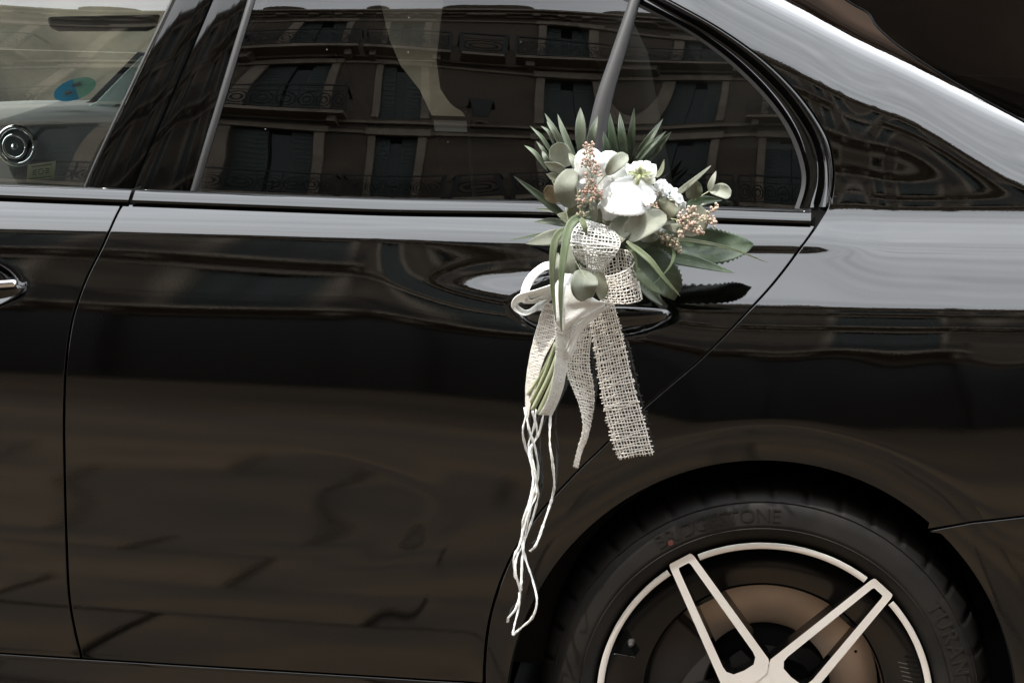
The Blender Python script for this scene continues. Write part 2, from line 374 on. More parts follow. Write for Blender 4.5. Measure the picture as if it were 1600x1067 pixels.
class Surf:
    def __init__(s, G): s.G = G; s.gx = np.gradient(G, XS, axis=0); s.gz = np.gradient(G, ZG, axis=1)
    def samp(s, A, x, z):
        i = np.clip((np.asarray(x)-XS[0])/.008, 0, len(XS)-1.001); j = np.clip((np.asarray(z)-ZG[0])/.0025, 0, len(ZG)-1.001)
        a = i.astype(int); b = j.astype(int); u = i-a; v = j-b
        return A[a, b]*(1-u)*(1-v)+A[a+1, b]*u*(1-v)+A[a, b+1]*(1-u)*v+A[a+1, b+1]*u*v
    def y(s, x, z): return s.samp(s.G, x, z)
    def n(s, x, z):
        N = np.stack([s.samp(s.gx, x, z), -np.ones(np.shape(x)), s.samp(s.gz, x, z)], -1); return N/np.linalg.norm(N, axis=-1)[..., None]
    def at(s, px, py):
        y = .03
        for _ in range(40):
            P = U(px, py, y); y2 = float(s.y(np.array(P[0]), np.array(P[2]))); y = y+.6*(y2-y)
        return U(px, py, y)
    def line(s, pts, n=None): 
        P = cr(pts, n or max(2, 10*len(pts))); return np.array([s.at(*p)[[0, 2]] for p in P])
B0 = Surf(BODY)
# door-handle dishes pressed into the doors
def dish(G, pc, a, b, dep):
    c = B0.at(*pc); X, Z = np.meshgrid(XS, ZG, indexing='ij'); r = np.sqrt(((X-c[0])/a)**2+((Z-c[2])/b)**2)
    return G + dep*(1-sst(.74, 1.0, r))
BODY = dish(BODY, (925, 482), .122, .042, .0065); BODY = dish(BODY, (-85, 442), .122, .044, .0075)
BS = Surf(BODY)
zb = B0.at(600, 310)[2]
def E_glass(px, py):
    pl = py-np.clip(px, -300, 1400)*.022
    return np.interp(pl, [-300, -60, -12, 6, 20, 150, 285, 330], [80, 62, 52, 49, 46, 31, 14, 8]) + 1.0*np.sin(px/170.+py/60.) + .35*np.sin(px/420.+py/13.) + .3*np.sin(px/75.-py/40.)
ybelt = BS.y(XS, np.full(len(XS), zb)); ybelt = gsm(ybelt[None, :], 12, 1)[0]
GL = gsm(march(E_glass, ybelt+.028, np.full(len(XS), zb), zb-.06, 1.60), 3, 0)
GS = Surf(GL)
GSO = Surf(GL-.004)

def panel(name, poly, surf, material, parent, dx=.012, dz=.004, rim=.014, edge=.0011):
    poly = np.asarray(poly, float)
    if np.linalg.norm(poly[0]-poly[-1]) < 1e-6: poly = poly[:-1]
    poly = resamp(np.vstack([poly, poly[:1]]), .006)[:-1]
    area = .5*np.sum(poly[:, 0]*np.roll(poly[:, 1], -1)-np.roll(poly[:, 0], -1)*poly[:, 1])
    if area < 0: poly = poly[::-1]
    n = len(poly); sx = dz/dx
    x0, z0 = poly.min(0); x1, z1 = poly.max(0)
    gx, gz = np.meshgrid(np.arange(x0+dx/2, x1, dx), np.arange(z0+dz/2, z1, dz), indexing='ij'); gx[:, ::2] += dx/2*.98
    g_ = np.stack([gx.ravel(), gz.ravel()], 1)
    ins = np.zeros(len(g_), bool); mind = np.full(len(g_), 9.)
    A = poly; Bq = np.roll(poly, -1, 0)
    for a, b in zip(A, Bq):
        c = ((a[1] > g_[:, 1]) != (b[1] > g_[:, 1]))
        if abs(b[1]-a[1]) > 1e-12: ins ^= c & (g_[:, 0] < (b[0]-a[0])*(g_[:, 1]-a[1])/(b[1]-a[1])+a[0])
        mind = np.minimum(mind, np.hypot((g_[:, 0]-a[0])*sx*1.4, (g_[:, 1]-a[1])*1.0))
    g_ = g_[ins & (mind > dz*.55)]
    P2 = np.vstack([poly, g_]); vin = [Vector((p[0]*sx, p[1])) for p in P2]
    out = mgeo.delaunay_2d_cdt(vin, [], [list(range(n))], 1, 1e-7)
    V2 = np.array([(v[0]/sx, v[1]) for v in out[0]]); fs = [tuple(f) for f in out[2]]
    # boundary order of output verts
    orig = out[3]; idx = {}
    for k, l in enumerate(orig):
        for q in l:
            if q < n: idx[q] = k
    N = surf.n(V2[:, 0], V2[:, 1]); P = np.stack([V2[:, 0], surf.y(V2[:, 0], V2[:, 1]), V2[:, 1]], 1)
    ff = []
    for f in fs:
        a, b, c = (P[i] for i in f[:3])
        nn = np.cross(b-a, c-a); ff.append(f if nn @ N[f[0]] > 0 else f[::-1])
    loop = [idx[i] for i in range(n) if i in idx]; m = len(loop)
    bp = V2[loop]; tn = np.roll(bp, -1, 0)-np.roll(bp, 1, 0); on = np.stack([tn[:, 1], -tn[:, 0]], 1); on /= np.linalg.norm(on, axis=1)[:, None]+1e-12
    o3 = np.stack([on[:, 0], np.zeros(m), on[:, 1]], 1); nb = N[loop]
    r1 = P[loop]; r2 = r1+o3*edge*.7-nb*edge*.3; r3 = r1+o3*edge-nb*edge; r4 = r3-nb*rim
    base = len(P); verts = np.vstack([P, r2, r3, r4]); nrm = np.vstack([N, (o3+nb)/np.linalg.norm(o3+nb, axis=1)[:, None], o3, o3])
    for k in range(m):
        k2 = (k+1) % m
        ff.append((loop[k], base+k, base+k2, loop[k2])); ff.append((base+k, base+m+k, base+m+k2, base+k2)); ff.append((base+m+k, base+2*m+k, base+2*m+k2, base+m+k2))
    o = mesh_obj(name, verts, ff, material, parent)
    o.data.normals_split_custom_set_from_vertices([tuple(q) for q in nrm])
    return o

car = bpy.data.objects.new('car', None); C.objects.link(car); car.location = (0, 0.9, 0)
tag(car, 'glossy black sedan, its rear door and rear wheel filling the picture', 'car')
CARINV = Matrix.Translation((0, -0.9, 0))
# seams in photo pixels (on the real surface)
gap1 = [(206, 296), (196, 312), (182, 336), (160, 385), (133, 440), (113, 500), (103, 570), (100, 650), (101, 740), (104, 850), (108, 930), (117, 985), (127, 1026), (133, 1060)]
gap2 = [(1296, 300), (1292, 325), (1280, 345), (1262, 372), (1215, 435), (1172, 483), (1100, 556), (1003, 640), (940, 700), (893, 746), (840, 805), (800, 868), (775, 930), (762, 985), (757, 1040), (757, 1075)]
wtop = [(1298, 322), (1303, 280), (1298, 232), (1282, 195), (1246, 145), (1195, 95), (1130, 48), (1060, 8), (990, -28), (900, -66), (780, -96)]   # outer edge of the door's window frame
sh = lambda pts, d: [(a+d, b) for a, b in pts]
def sline(pts, k=0): return BS.line(sh(pts, k))
def bot(px): return 1019+px*.060
def belt(px): return 321.5+px*.0205     # lower edge of the belt moulding
XL, XR = -1.62, 1.50
# --- doors
g1l = sline(gap1, -2.9); g1r = sline(gap1, 2.9); g2l = sline(gap2, -3.3); g2r = sline(gap2, 3.3)
def cut(line, ztop=None, zbot=None):
    keep = [p for p in line if (ztop is None or p[1] <= ztop) and (zbot is None or p[1] >= zbot)]; return np.array(keep)
def edge_pts(fn, pxs): return np.array([BS.at(p, fn(p))[[0, 2]] for p in pxs])
bl = edge_pts(belt, np.linspace(-40, 1290, 30)); zbelt = float(np.mean(bl[:, 1]))
sl_ = edge_pts(bot, np.linspace(0, 740, 20)); zsill = float(np.mean(sl_[:, 1]))
def x_on(line, z): o = np.argsort(line[:, 1]); return float(np.interp(z, line[o, 1], line[o, 0]))
def door(name, left, right, label=None):
    pts = [right[i] for i in range(len(right)) if zsill < right[i][1] < zbelt]
    a = np.array([[x_on(right, zbelt), zbelt]]+pts+[[x_on(right, zsill), zsill]])
    if left is None: b = np.array([[XL, zsill], [XL, zbelt]])
    else:
        l = [left[i] for i in range(len(left)) if zsill < left[i][1] < zbelt]
        b = np.array([[x_on(left, zsill), zsill]]+l[::-1]+[[x_on(left, zbelt), zbelt]])
    return panel(name, np.vstack([a, b]), BS, PAINT, car)
fdoor = door('front_door', None, g1l); rdoor = door('rear_door', g1r, g2l)
# --- rear quarter with the pillar, cut by the wheel arch
wl = sline(wtop, 2.0)[::1]
seal = [(900, -225), (1040, -160), (1180, -85), (1290, -20), (1330, 6), (1357, 22), (1372, 44), (1415, 80), (1509, 140), (1600, 190), (1700, 242), (1800, 292)]
sealr = np.array([B0.at(*p)[[0, 2]] for p in cr(seal, 60)])
arch = []
for q in np.linspace(math.pi*1.02, 0.05, 60): arch.append(BS.at(ARC[0]+ARC[2]*math.cos(q), ARC[1]-ARC[2]*math.sin(q))[[0, 2]])
arch = np.array(arch)
low = np.array([p for p in g2r if p[1] < x_on(g2r[:, ::-1], 9) or True])
zar = arch[0][1]
g2q = np.array([p for p in g2r if p[1] > zar+.004])            # from the belt down to the arch foot
gapw = wl[::-1]                                                   # from the roof down to the belt
topz = float(gapw[0][1])
up_edge = np.array([p for p in sealr])
zb_bump = arch[-1][1]
seam = np.array([BS.at(*p)[[0, 2]] for p in [(1449, 827), (1520, 815), (1600, 806), (1700, 797), (1800, 790)]])
# arch trimmed where the bumper seam meets it
arq = [p for p in arch if not (p[0] > seam[0][0] and p[1] < seam[0][1])]
q1 = np.vstack([gapw, g2q[3:], np.array([[x_on(g2r, zar+.004), zar+.004]]), np.array(arq), seam+np.array([0, .002]), [[XR, seam[-1][1]+.002]], [[XR, max(up_edge[-1][1]-.02, .9)]], up_edge[::-1]])
quarter = panel('rear_quarter_panel', q1, BS, PAINT, car)
arb = [p for p in arch if (p[0] > seam[0][0] and p[1] < seam[0][1]-.002)]
q2 = np.vstack([[[seam[0][0]+.004, seam[0][1]-.003]], seam[1:]-np.array([0, .003]), [[XR, seam[-1][1]-.003]], [[XR, .26]], [[arb[-1][0], .26]], np.array(arb)[::-1]])
panel('rear_bumper', q2, BS, PAINT, car)
# --- sill below the doors
q3 = np.vstack([[[XL, zsill-.005]], [[arch[0][0]-.006, zsill-.005]], [[arch[0][0]-.008, .25]], [[XL, .25]]])
panel('sill', q3, BS, PAINT, car)
# rear screen beyond the seal
ue = np.array([p for p in up_edge if p[0] > -.02]); rtop = []
for x_ in np.linspace(ue[0][0]+.02, ue[-1][0]-.01, 30):
    zz = np.arange(1.0, 1.6, .002); yy = B0.y(np.full(len(zz), x_), zz); i_ = int(np.argmax(yy > 1.30)) or len(zz)-1; ze = float(np.interp(x_, ue[:, 0], ue[:, 1]))
    rtop.append((x_, max(zz[i_], ze+.01)))
rs = np.vstack([ue[::-1], np.array(rtop)])
panel('rear_window', rs, B0, GLASS_B, car, rim=.004)
m = MB(); P3 = np.array([[p[0], float(B0.y(np.array(p[0]), np.array(p[1])))-.001, p[1]] for p in cr(up_edge, 160)]); m.tube(P3, .0016, 6); m.build('seal', GAPM, car, True)

# --- inner shell closing the gaps
def strip(name, A, Bp, matl, parent, smooth=True):
    A = np.asarray(A); Bp = np.asarray(Bp); n = len(A)
    return mesh_obj(name, np.vstack([A, Bp]), [(i, i+1, n+i+1, n+i) for i in range(n-1)], matl, parent, smooth)
def back(line, d, surf=BS): return np.array([[p[0], float(surf.y(np.array(p[0]), np.array(p[1])))+d, p[1]] for p in line])
m = MB()
for ln in (cr(sline(gap1), 60), cr(sline(gap2), 80), cr(sline(wtop), 60)):
    a = back(ln, .012); 
    m.add([p+np.array([-.012, 0, -.004]) for p in a]+[p+np.array([.012, 0, .004]) for p in a], [(i, i+1, len(a)+i+1, len(a)+i) for i in range(len(a)-1)])
xs_ = np.linspace(XL, arch[0][0]-.01, 80); a = np.stack([xs_, BS.y(xs_, np.full(80, zsill))+.01, np.full(80, zsill)], 1)
m.add(list(a+[0, 0, -.02])+list(a+[0, 0, .02]), [(i, i+1, 81+i, 80+i) for i in range(79)])
m.build('door_seal', GAPM, car)

# --- glass, window frames and belt moulding
zg0 = zbelt+.004
divb = [(900, 330), (914, 240), (930, 160), (955, 85), (980, 12), (1003, -60)]     # divider bar, left edge
def gline(pts, k=0): return GS.line(sh(pts, k))
fr_r = [(128, 302), (150, 250), (190, 165), (230, 80), (272, -8), (300, -70)]
rw_l = [(300, 302), (318, 240), (345, 150), (372, 60), (390, 0), (408, -66)]
wi = [(1240, 330), (1252, 290), (1249, 255), (1230, 205), (1195, 155), (1140, 100), (1080, 55), (1020, 22), (960, -6), (880, -36), (780, -62)]      # inner edge of the frame
TOPZ = float(gline([(600, -66), (601, -66), (602, -66)])[0][1])
def clipz(l, lo, hi): return np.array([p for p in l if lo <= p[1] <= hi])
f_r = clipz(gline(fr_r), zg0-.02, TOPZ); r_l = clipz(gline(rw_l), zg0-.02, TOPZ); dv = clipz(gline(divb), zg0-.02, 9); win = clipz(gline(wi), zg0-.02, TOPZ)
fwin = panel('front_window', np.vstack([[[XL, zg0-.02]], f_r, [[XL, TOPZ]]]), GS, GLASS_F, car, dx=.02, dz=.01, rim=.002)
xd = float(np.interp(win[-1][1], [0, 9], [0, 9]))
topd = [p for p in win if p[0] < dv[-1][0]-.02]
rwin = panel('rear_door_window', np.vstack([r_l[:1]+[0, 0], [[dv[0][0]+.006, zg0-.02]], dv+[.006, 0], np.array(topd), r_l[::-1][:1], r_l[::-1]]), GS, GLASS_R, car, dx=.016, dz=.008, rim=.002)
qd = clipz(dv, 0, 9); qw = [p for p in win if p[0] > dv[-1][0]-.01]
qwin = panel('quarter_window', np.vstack([[[dv[0][0], zg0-.02]], np.array(qw), dv[::-1]]), GS, GLASS_R, car, dx=.016, dz=.008, rim=.002)
def barstrip(name, left, right, matl, d=-.006, surf=GS):
    L = cr(left, 40); Rr = cr(right, 40)
    rows = []
    for u in np.linspace(0, 1, 7):
        P = L*(1-u)+Rr*u; q = back(P, d*(1-abs(2*u-1)**4)-.0015, surf); rows.append(q)
    V = np.vstack(rows); n = 40
    o = mesh_obj(name, V, [(k*n+i, k*n+i+1, (k+1)*n+i+1, (k+1)*n+i) for k in range(6) for i in range(n-1)], matl, car); return o
barstrip('window_divider', gline(divb, -1), gline([(a+18+(b-14)*.055, b) for a, b in divb]), RUBBER, -.008)
barstrip('window_seal', gline(fr_r, -1), gline(fr_r, 5), RUBBER, -.004)
barstrip('window_seal', gline(rw_l, -3), gline(rw_l, 9), RUBBER, -.005)
pill_gap = [(207, 298), (222, 258), (252, 190), (290, 100), (330, 5), (358, -64)]
barstrip('pillar_cover', gline(fr_r, 5.5), gline(pill_gap, -2.2), PILLAR, -.002)
barstrip('pillar_cover', gline(pill_gap, 2.2), gline(rw_l, -3.5), PILLAR, -.002)
barstrip('pillar_gap', gline(pill_gap, -3), gline(pill_gap, 3), GAPM, .004)
# curved rear frame: rubber, then gloss frame rolling out to the body
nW = 70
inner = cr(gline(wi), nW); outer = cr(sline(wtop, -2.2), nW)
Pi = back(inner, -.001, GS); Po = back(outer, .002, BS)
rub = Pi*.86+Po*.14; rub[:, 1] -= .002
strip('window_seal', Pi, rub, RUBBER, car)
rows = []
for u in np.linspace(.14, 1, 14):
    q = Pi*(1-u)+Po*u; q[:, 1] += .010*math.sin(math.pi*min(1, (u-.14)/.62))*(1 if u < .76 else 0) - (.004*math.sin(math.pi*(u-.76)/.24) if u > .76 else 0); rows.append(q)
V = np.vstack(rows)
mesh_obj('window_frame', V, [(k*nW+i, k*nW+i+1, (k+1)*nW+i+1, (k+1)*nW+i) for k in range(13) for i in range(nW-1)], GLOSSBLK, car)
m = MB(); m.tube(Po*.93+Pi*.07+np.array([0, -.003, 0]), .0016, 6); m.build('frame_bead', GLOSSBLK, car, True)
def moulding(name, xa, xb):
    xs = np.linspace(xa, xb, 60); prof = []
    yb_ = BS.y(xs, np.full(60, zbelt)); yg = GS.y(xs, np.full(60, zg0))
    for k, (t, dz) in enumerate([(0, .0035), (0.05, .0045), (.25, .0095), (.5, .015), (.75, .0195), (.92, .0215), (1.0, .0205)]):
        y = yb_*(1-t)+(yb_+.030)*t - (.002 if 0 < t < 1 else -.004)
        prof.append(np.stack([xs, y, np.full(60, zbelt+dz)], 1))
    V = np.vstack(prof); 
    return mesh_obj(name, V, [(k*60+i, k*60+i+1, (k+1)*60+i+1, (k+1)*60+i) for k in range(6) for i in range(59)], GLOSSBLK, car)
xg = x_on(g1l, zbelt)
moulding('belt_moulding', XL, xg+.012); moulding('belt_moulding', xg+.018, x_on(g2l, zbelt)-.004)
xs = np.linspace(XL, x_on(g2l, zbelt)-.003, 60); a = np.stack([xs, BS.y(xs, np.full(60, zbelt))+.004, np.full(60, zbelt-.004)], 1)
strip('belt_seal', a, a+np.array([0, .004, .012]), GAPM, car)

# --- door handles
def handle(px0, px1, py, parent, cw=.0058):
    c0 = B0.at(px0, py); c1 = B0.at(px1, py); n = 44; prof = []
    tt = np.linspace(0, 1, n); m = MB(); ns = 14; V = []
    for t in tt:
        e = min(1, max(0.03, math.sin(math.pi*min(max(t, .0), 1))**.35)); c = c0*(1-t)+c1*t
        bow = -.030*math.sin(math.pi*t)**.5 - .004
        for k in range(ns):
            q = 2*math.pi*k/ns; cy, cz = math.cos(q), math.sin(q)
            V.append((c[0], c[1]+bow+.008*e*np.sign(cy)*abs(cy)**.7, c[2]+.0165*e*np.sign(cz)*abs(cz)**.8))
    Fs = [(i*ns+k, i*ns+(k+1) % ns, (i+1)*ns+(k+1) % ns, (i+1)*ns+k) for i in range(n-1) for k in range(ns)]
    h = mesh_obj('door_handle', V, Fs, PAINT, parent)
    if cw < .002: return h
    m = MB(); pts = [c0*(1-t)+c1*t+np.array([0, -.030*math.sin(math.pi*t)**.5-.0085, .0105]) for t in np.linspace(.05, .965, 40)]
    m.tube(np.array(pts), cw, 8, flat=.6); m.build('chrome_strip', CHROME, parent, True)
    return h
handle(818, 1049, 489, rdoor, .0013); handle(-190, 40, 450, fdoor)

# --- wheel arch liner and lip
ac = U(ARC[0], ARC[1], .02); aR = ARC[2]/PXM(0.0)
m = MB()
al = cr(np.array([[p[0], float(BS.y(np.array(p[0]), np.array(p[1]))), p[1]] for p in arch]), 90)
rows = [al+np.array([0, d, 0]) for d in (.004, .02, .10, .35)]
V = np.vstack([rows[0], (rows[1]-ac)*[.992, 1, .992]+ac, (rows[2]-ac)*[1.03, 1, 1.03]+ac, (rows[3]-ac)*[1.03, 1, 1.03]+ac])
mesh_obj('wheel_arch_liner', V, [(k*90+i, k*90+i+1, (k+1)*90+i+1, (k+1)*90+i) for k in range(3) for i in range(89)], GAPM, car)
m = MB(); m.box((ac[0]-.5, .34, .12), (ac[0]+.5, .36, ac[2]+.45)); m.build('inner_wing', GAPM, car)

# ------------------------------------------------------------------ wheel
WY = .030
wc = U(1193, 1097, WY); k = 1/PXM(WY)           # metres per photo pixel at the wheel face
def P2(r, v, ang, y):                            # radial/tangential pixel coordinates on a spoke -> world
    a = R(ang); return (wc[0]+k*(r*math.cos(a)+v*math.sin(a)), y, wc[2]+k*(r*math.sin(a)-v*math.cos(a)))
m = MB(); m.lathe([(266*k, .0), (268*k, .004), (262*k, .010), (252*k, .013), (250*k, .045), (240*k, .17), (255*k, .20)], (wc[0], WY-.004, wc[2]), 128)
wheel = m.build('wheel', RIMBLK, car, True)
prof = [(262, .012), (268, .001), (276, -.004), (283, -.010), (296, -.016), (298, -.0165), (300, -.0162), (316, -.017), (330, -.0125), (341, -.004), (348, .006), (353, .017), (357, .034), (359, .06), (360, .12), (357, .20), (345, .225), (262, .21)]
nseg = 360; V = []; m_ = len(prof)
for i in range(nseg):
    q = 2*math.pi*i/nseg; gr = (i % 9) == 0
    for j, (r, h) in enumerate(prof):
        rr = r-(4.5 if gr and 9 <= j <= 13 else 0); qq = q+(.012 if gr else 0)*0 + (j-9)*.006*(1 if 9 <= j <= 14 else 0)
        V.append((wc[0]+k*rr*math.cos(qq), WY+h+(.004 if gr and j in (10, 11) else 0), wc[2]+k*rr*math.sin(qq)))
tyre = mesh_obj('tyre', V, [(i*m_+j, ((i+1) % nseg)*m_+j, ((i+1) % nseg)*m_+j+1, i*m_+j+1) for i in range(nseg) for j in range(m_-1)], TYRE, wheel)
def arc_text(txt, size, r0, ang, inward=False, depth=.0016, name='tyre_lettering', matl=None, y=WY-.0172, parent=None, track=1.0):
    cu = bpy.data.curves.new('t', 'FONT'); cu.body = txt; cu.size = size; cu.extrude = depth; cu.align_x = 'CENTER'; cu.space_character = track
    o = bpy.data.objects.new('t', cu); C.objects.link(o)
    dg = bpy.context.evaluated_depsgraph_get(); me = bpy.data.meshes.new_from_object(o.evaluated_get(dg)); bpy.data.objects.remove(o)
    vs = []
    bm = bmesh.new(); bm.from_mesh(me); bmesh.ops.subdivide_edges(bm, edges=[e for e in bm.edges if e.calc_length() > size*.25], cuts=1); bm.to_mesh(me); bm.free()
    for v in me.vertices:
        r = r0+v.co.y; a = R(ang)-v.co.x/r0
        vs.append((wc[0]+r*math.cos(a), y-v.co.z, wc[2]+r*math.sin(a)))
    fs = [tuple(p.vertices) for p in me.polygons]
    return mesh_obj(name, vs, fs, matl or LETT, parent or wheel, False)
arc_text('BRIDGESTONE', 30*k, 303*k, 106, y=WY-.0158); arc_text('TURANZA', 34*k, 301*k, 20, y=WY-.0158, track=1.15); arc_text('OUTSIDE', 10*k, 287*k, 62, y=WY-.0115, depth=.0008)
arc_text('225/50 R 18', 11*k, 287*k, 150, y=WY-.0115, depth=.0008); arc_text('RADIAL TUBELESS', 9*k, 300*k, 172, y=WY-.0158, depth=.0008)
for rr, rad in ((291, .0012), (334, .001)):
    t = np.linspace(0, 2*math.pi, 161); m = MB(); yy = WY-.0145 if rr < 300 else WY-.0115
    m.tube(np.stack([wc[0]+rr*k*np.cos(t), np.full(161, yy), wc[2]+rr*k*np.sin(t)], 1), rad, 5); m.build('sidewall_rib', TYRE, wheel, True)
m = MB(); m.lathe([(2.2*k, -.0006), (2.2*k, .001)], (wc[0], WY-.016, wc[2]), 4)
# red balance dot
t = U(1048, 848, WY-.017); m = MB(); m.lathe([(.0, -.0006), (.0042, -.0005), (.0042, .004)], (t[0], t[1], t[2]), 12); m.build('balance_dot', mat('dull_red', (.075, .016, .010), .8), wheel)
FY = WY-.006                                     # machined face
# aero ring behind the spokes, brake parts
m = MB(); m.lathe([(253, 0), (252, .004), (196, .010), (190, .014), (186, .04), (190, .05)], (0, 0, 0), 160)
m.v = [(wc[0]+k*x, FY+.006+y, wc[2]+k*z) for x, y, z in m.v]; m.build('aero_ring', RIMBLK, wheel, True)
angs = [49.0+72*i for i in range(5)]
for a in angs:
    outer = [(269, -20), (271, -18), (271, 18), (269, 20), (264, 21.5), (62, 43), (52, 39), (42, 29), (36, 0), (42, -29), (52, -39), (62, -43), (264, -21.5)]
    no = [(r, v) for r, v in outer]
    inner_ = [(258, -9.3), (259, -8), (259, 8), (258, 9.3), (255, 10.5), (84, 27), (74, 26), (65, 18), (63, 0), (65, -18), (74, -26), (84, -27), (255, -10.5)]
    n = len(no); m = MB()
    Vf = [P2(r, v, a, FY) for r, v in no]; Vi = [P2(r, v, a, FY+.0) for r, v in inner_]
    Vf2 = [P2(r+0, v*1.02, a, FY+.035) for r, v in no]; Vi2 = [P2(r, v*.96, a, FY+.03) for r, v in inner_]
    m.add(Vf+Vi, [(i, (i+1) % n, n+(i+1) % n, n+i) for i in range(n)], 0)
    # fine black bevel round the face
    m.add(Vf+Vf2, [(i, n+i, n+(i+1) % n, (i+1) % n) for i in range(n)], 1)
    m.add(Vi+Vi2, [(i, (i+1) % n, n+(i+1) % n, n+i) for i in range(n)], 1)
    m.add([P2(259, -12, a, FY+.026), P2(259, 12, a, FY+.026), P2(180, 20, a, FY+.032), P2(180, -20, a, FY+.032)], [(0, 1, 2, 3)], 1)
    m.add([P2(265, -9, a, FY+.026), P2(265, 9, a, FY+.026), P2(247, 10, a, FY+.012), P2(247, -10, a, FY+.012)], [(0, 1, 2, 3)], 1)
    o = m.build('spoke', [MACH, RIMBLK], wheel)
    bv = bevel(o, .0006, 2)
    # machined rim segment to the next spoke
    m = MB(); prof = [(264.5, .004), (265, .0005), (264, 0), (255.5, 0), (254.8, .001), (254.4, .004)]
    m.lathe([(r*k, h) for r, h in prof], (wc[0], FY+.0015, wc[2]), 44, a0=R(a+5.9), a1=R(a+72-5.9)); m.build('rim_segment', MACH, wheel, True)
m = MB(); m.lathe([(r*k, h) for r, h in ((33, .02), (34, .0012), (35, .0009), (60, .0009), (61, .0012), (62, .02))], (wc[0], FY, wc[2]), 80); m.build('hub_face', MACH, wheel, False)
m = MB(); m.lathe([(0, .0), (30*k, 0), (33*k, .003), (35*k, .02), (60*k, .03), (78*k, .05)], (wc[0], FY+.004, wc[2]), 60); m.build('hub', GAPM, wheel, True)
for a in [49+36+72*i for i in range(5)]:
    p = P2(56, 0, a, FY+.02); m = MB(); m.lathe([(0, -.004), (7*k, -.004), (8.5*k, -.001), (8.5*k, .02)], p, 6); m.build('wheel_bolt', IRON, wheel)
m = MB(); m.lathe([(182*k, .006), (182*k, 0), (181*k, -.001), (100*k, -.001), (98*k, .006)], (wc[0], FY+.085, wc[2]), 120); m.build('brake_disc', DISC, wheel, True)
m = MB(); m.lathe([(106*k, 0), (106*k, -.006), (102*k, -.022), (60*k, -.025), (0, -.025)], (wc[0], FY+.082, wc[2]), 80); m.build('disc_hat', GAPM, wheel, True)
m = MB()
for i in (2, 9, 16, 23):
    q = 2*math.pi*i/30; rr = (112, 135, 158)[i % 3]*k; m.lathe([(0, -.0016), (2.6*k, -.0015), (2.6*k, 0)], (wc[0]+rr*math.cos(q), FY+.085, wc[2]+rr*math.sin(q)), 8)
m.build('disc_hole', GAPM, wheel)
m = MB(); 
for q0, q1, r0, r1, d0, d1 in ((140, 205, 95, 196, .045, .10), (60, 82, 120, 160, .055, .08)):
    if q0 == 60: continue
    t = np.radians(np.linspace(q0, q1, 14)); Vv = []
    for q in t:
        for r, d in ((r0, d0+.02), (r0, d0), (r1-10, d0), (r1, d0+.02), (r1, d1)): Vv.append((wc[0]+r*k*math.cos(q), FY+d, wc[2]+r*k*math.sin(q)))
    m.add(Vv, [(i*5+j, (i+1)*5+j, (i+1)*5+j+1, i*5+j+1) for i in range(13) for j in range(4)]+[(0, 1, 2, 3, 4), (69, 68, 67, 66, 65)])
bevel(m.build('brake_caliper', IRON, wheel), .004, 2)
# valve and its pocket, slanted mark
pv = U(986, 1004, FY+.004); m = MB(); t0 = [U(978, 980, FY+.0085), U(1000, 1014, FY+.0085), U(992, 1026, FY+.0085), U(957, 1020, FY+.0085)]
m.add(t0, [(0, 1, 2, 3)]); m.build('valve_pocket', GAPM, wheel)
m = MB(); t = [U(957, 1020.5, FY+.005), U(992, 1026.5, FY+.005)]; m.tube(np.linspace(t[0], t[1], 6), .0014, 6); m.build('pocket_edge', RIMBLK, wheel, True)
m = MB(); m.lathe([(0, -.012), (.0028, -.012), (.0034, -.010), (.0034, -.002), (.0052, .0), (.0052, .01)], pv, 14); m.build('tyre_valve', IRON, wheel, True)
for i in range(6):
    a_ = U(1403+i*2.2, 1034+i*7.0, FY+.0082); b_ = U(1417+i*2.2, 1037+i*7.0, FY+.0082)
    m = MB(); m.tube(np.array([a_, b_]), .0007, 5); m.build('rim_mark', IRON, wheel)

# ------------------------------------------------------------------ cabin
def px_extrude(name, pts, y0, y1, matl, parent, bev=.02):
    A = [U(a, b, y0) for a, b in pts]; D = (y1-y0); n = len(A); Bk = [p+np.array([0, D, 0]) for p in A]
    o = mesh_obj(name, A+Bk, [tuple(range(n)), tuple(range(2*n-1, n-1, -1))]+[(i, n+i, n+(i+1) % n, (i+1) % n) for i in range(n)], matl, parent, False)
    bm = bmesh.new(); bm.from_mesh(o.data); bmesh.ops.recalc_face_normals(bm, faces=bm.faces); bm.to_mesh(o.data); bm.free()
    if bev: bevel(o, bev, 3)
    return o
px_extrude('front_seat', [(640, 420), (612, 230), (588, 180), (556, 140), (536, 95), (522, 40), (512, -20), (430, -20), (372, 60), (330, 160), (312, 260), (300, 420)], .48, .95, INTER, car)
px_extrude('rear_seat', [(745, 420), (728, 206), (727, 178), (704, 168), (686, 140), (680, 95), (686, 40), (694, -20), (800, -20), (905, 40), (960, 160), (1010, 420)], .35, 1.3, INTER, car)
zf = U(600, 201, 1.50)[2]
m = MB(); m.box((XL, 1.48, .2), (1.5, 1.54, zf)); m.build('far_door', INTER, car)
m = MB(); m.box((-.86, 1.44, zf-.01), (-.70, 1.52, 1.5)); m.build('far_pillar', INTER, car)
m = MB(); m.box((.02, 1.43, zf-.01), (.52, 1.47, 1.34)); m.build('far_pillar', INTER, car)
gtop = float(GS.y(np.array(-.2), np.array(1.40)))
m = MB(); m.box((-1.3, gtop+.01, 1.405), (.08, 1.42, 1.44)); bevel(m.build('roof', [PAINT], car), .015, 3)
m = MB(); m.box((-1.28, gtop+.04, 1.392), (.06, 1.38, 1.4035)); m.build('headliner', LINER, car)
m = MB(); m.box((XL, .10, .2), (1.2, 1.48, .30)); m.build('cabin_floor', INTER, car)
m = MB(); m.box((.62, .32, .3), (1.3, 1.38, zbelt-.02)); m.build('parcel_shelf', INTER, car)
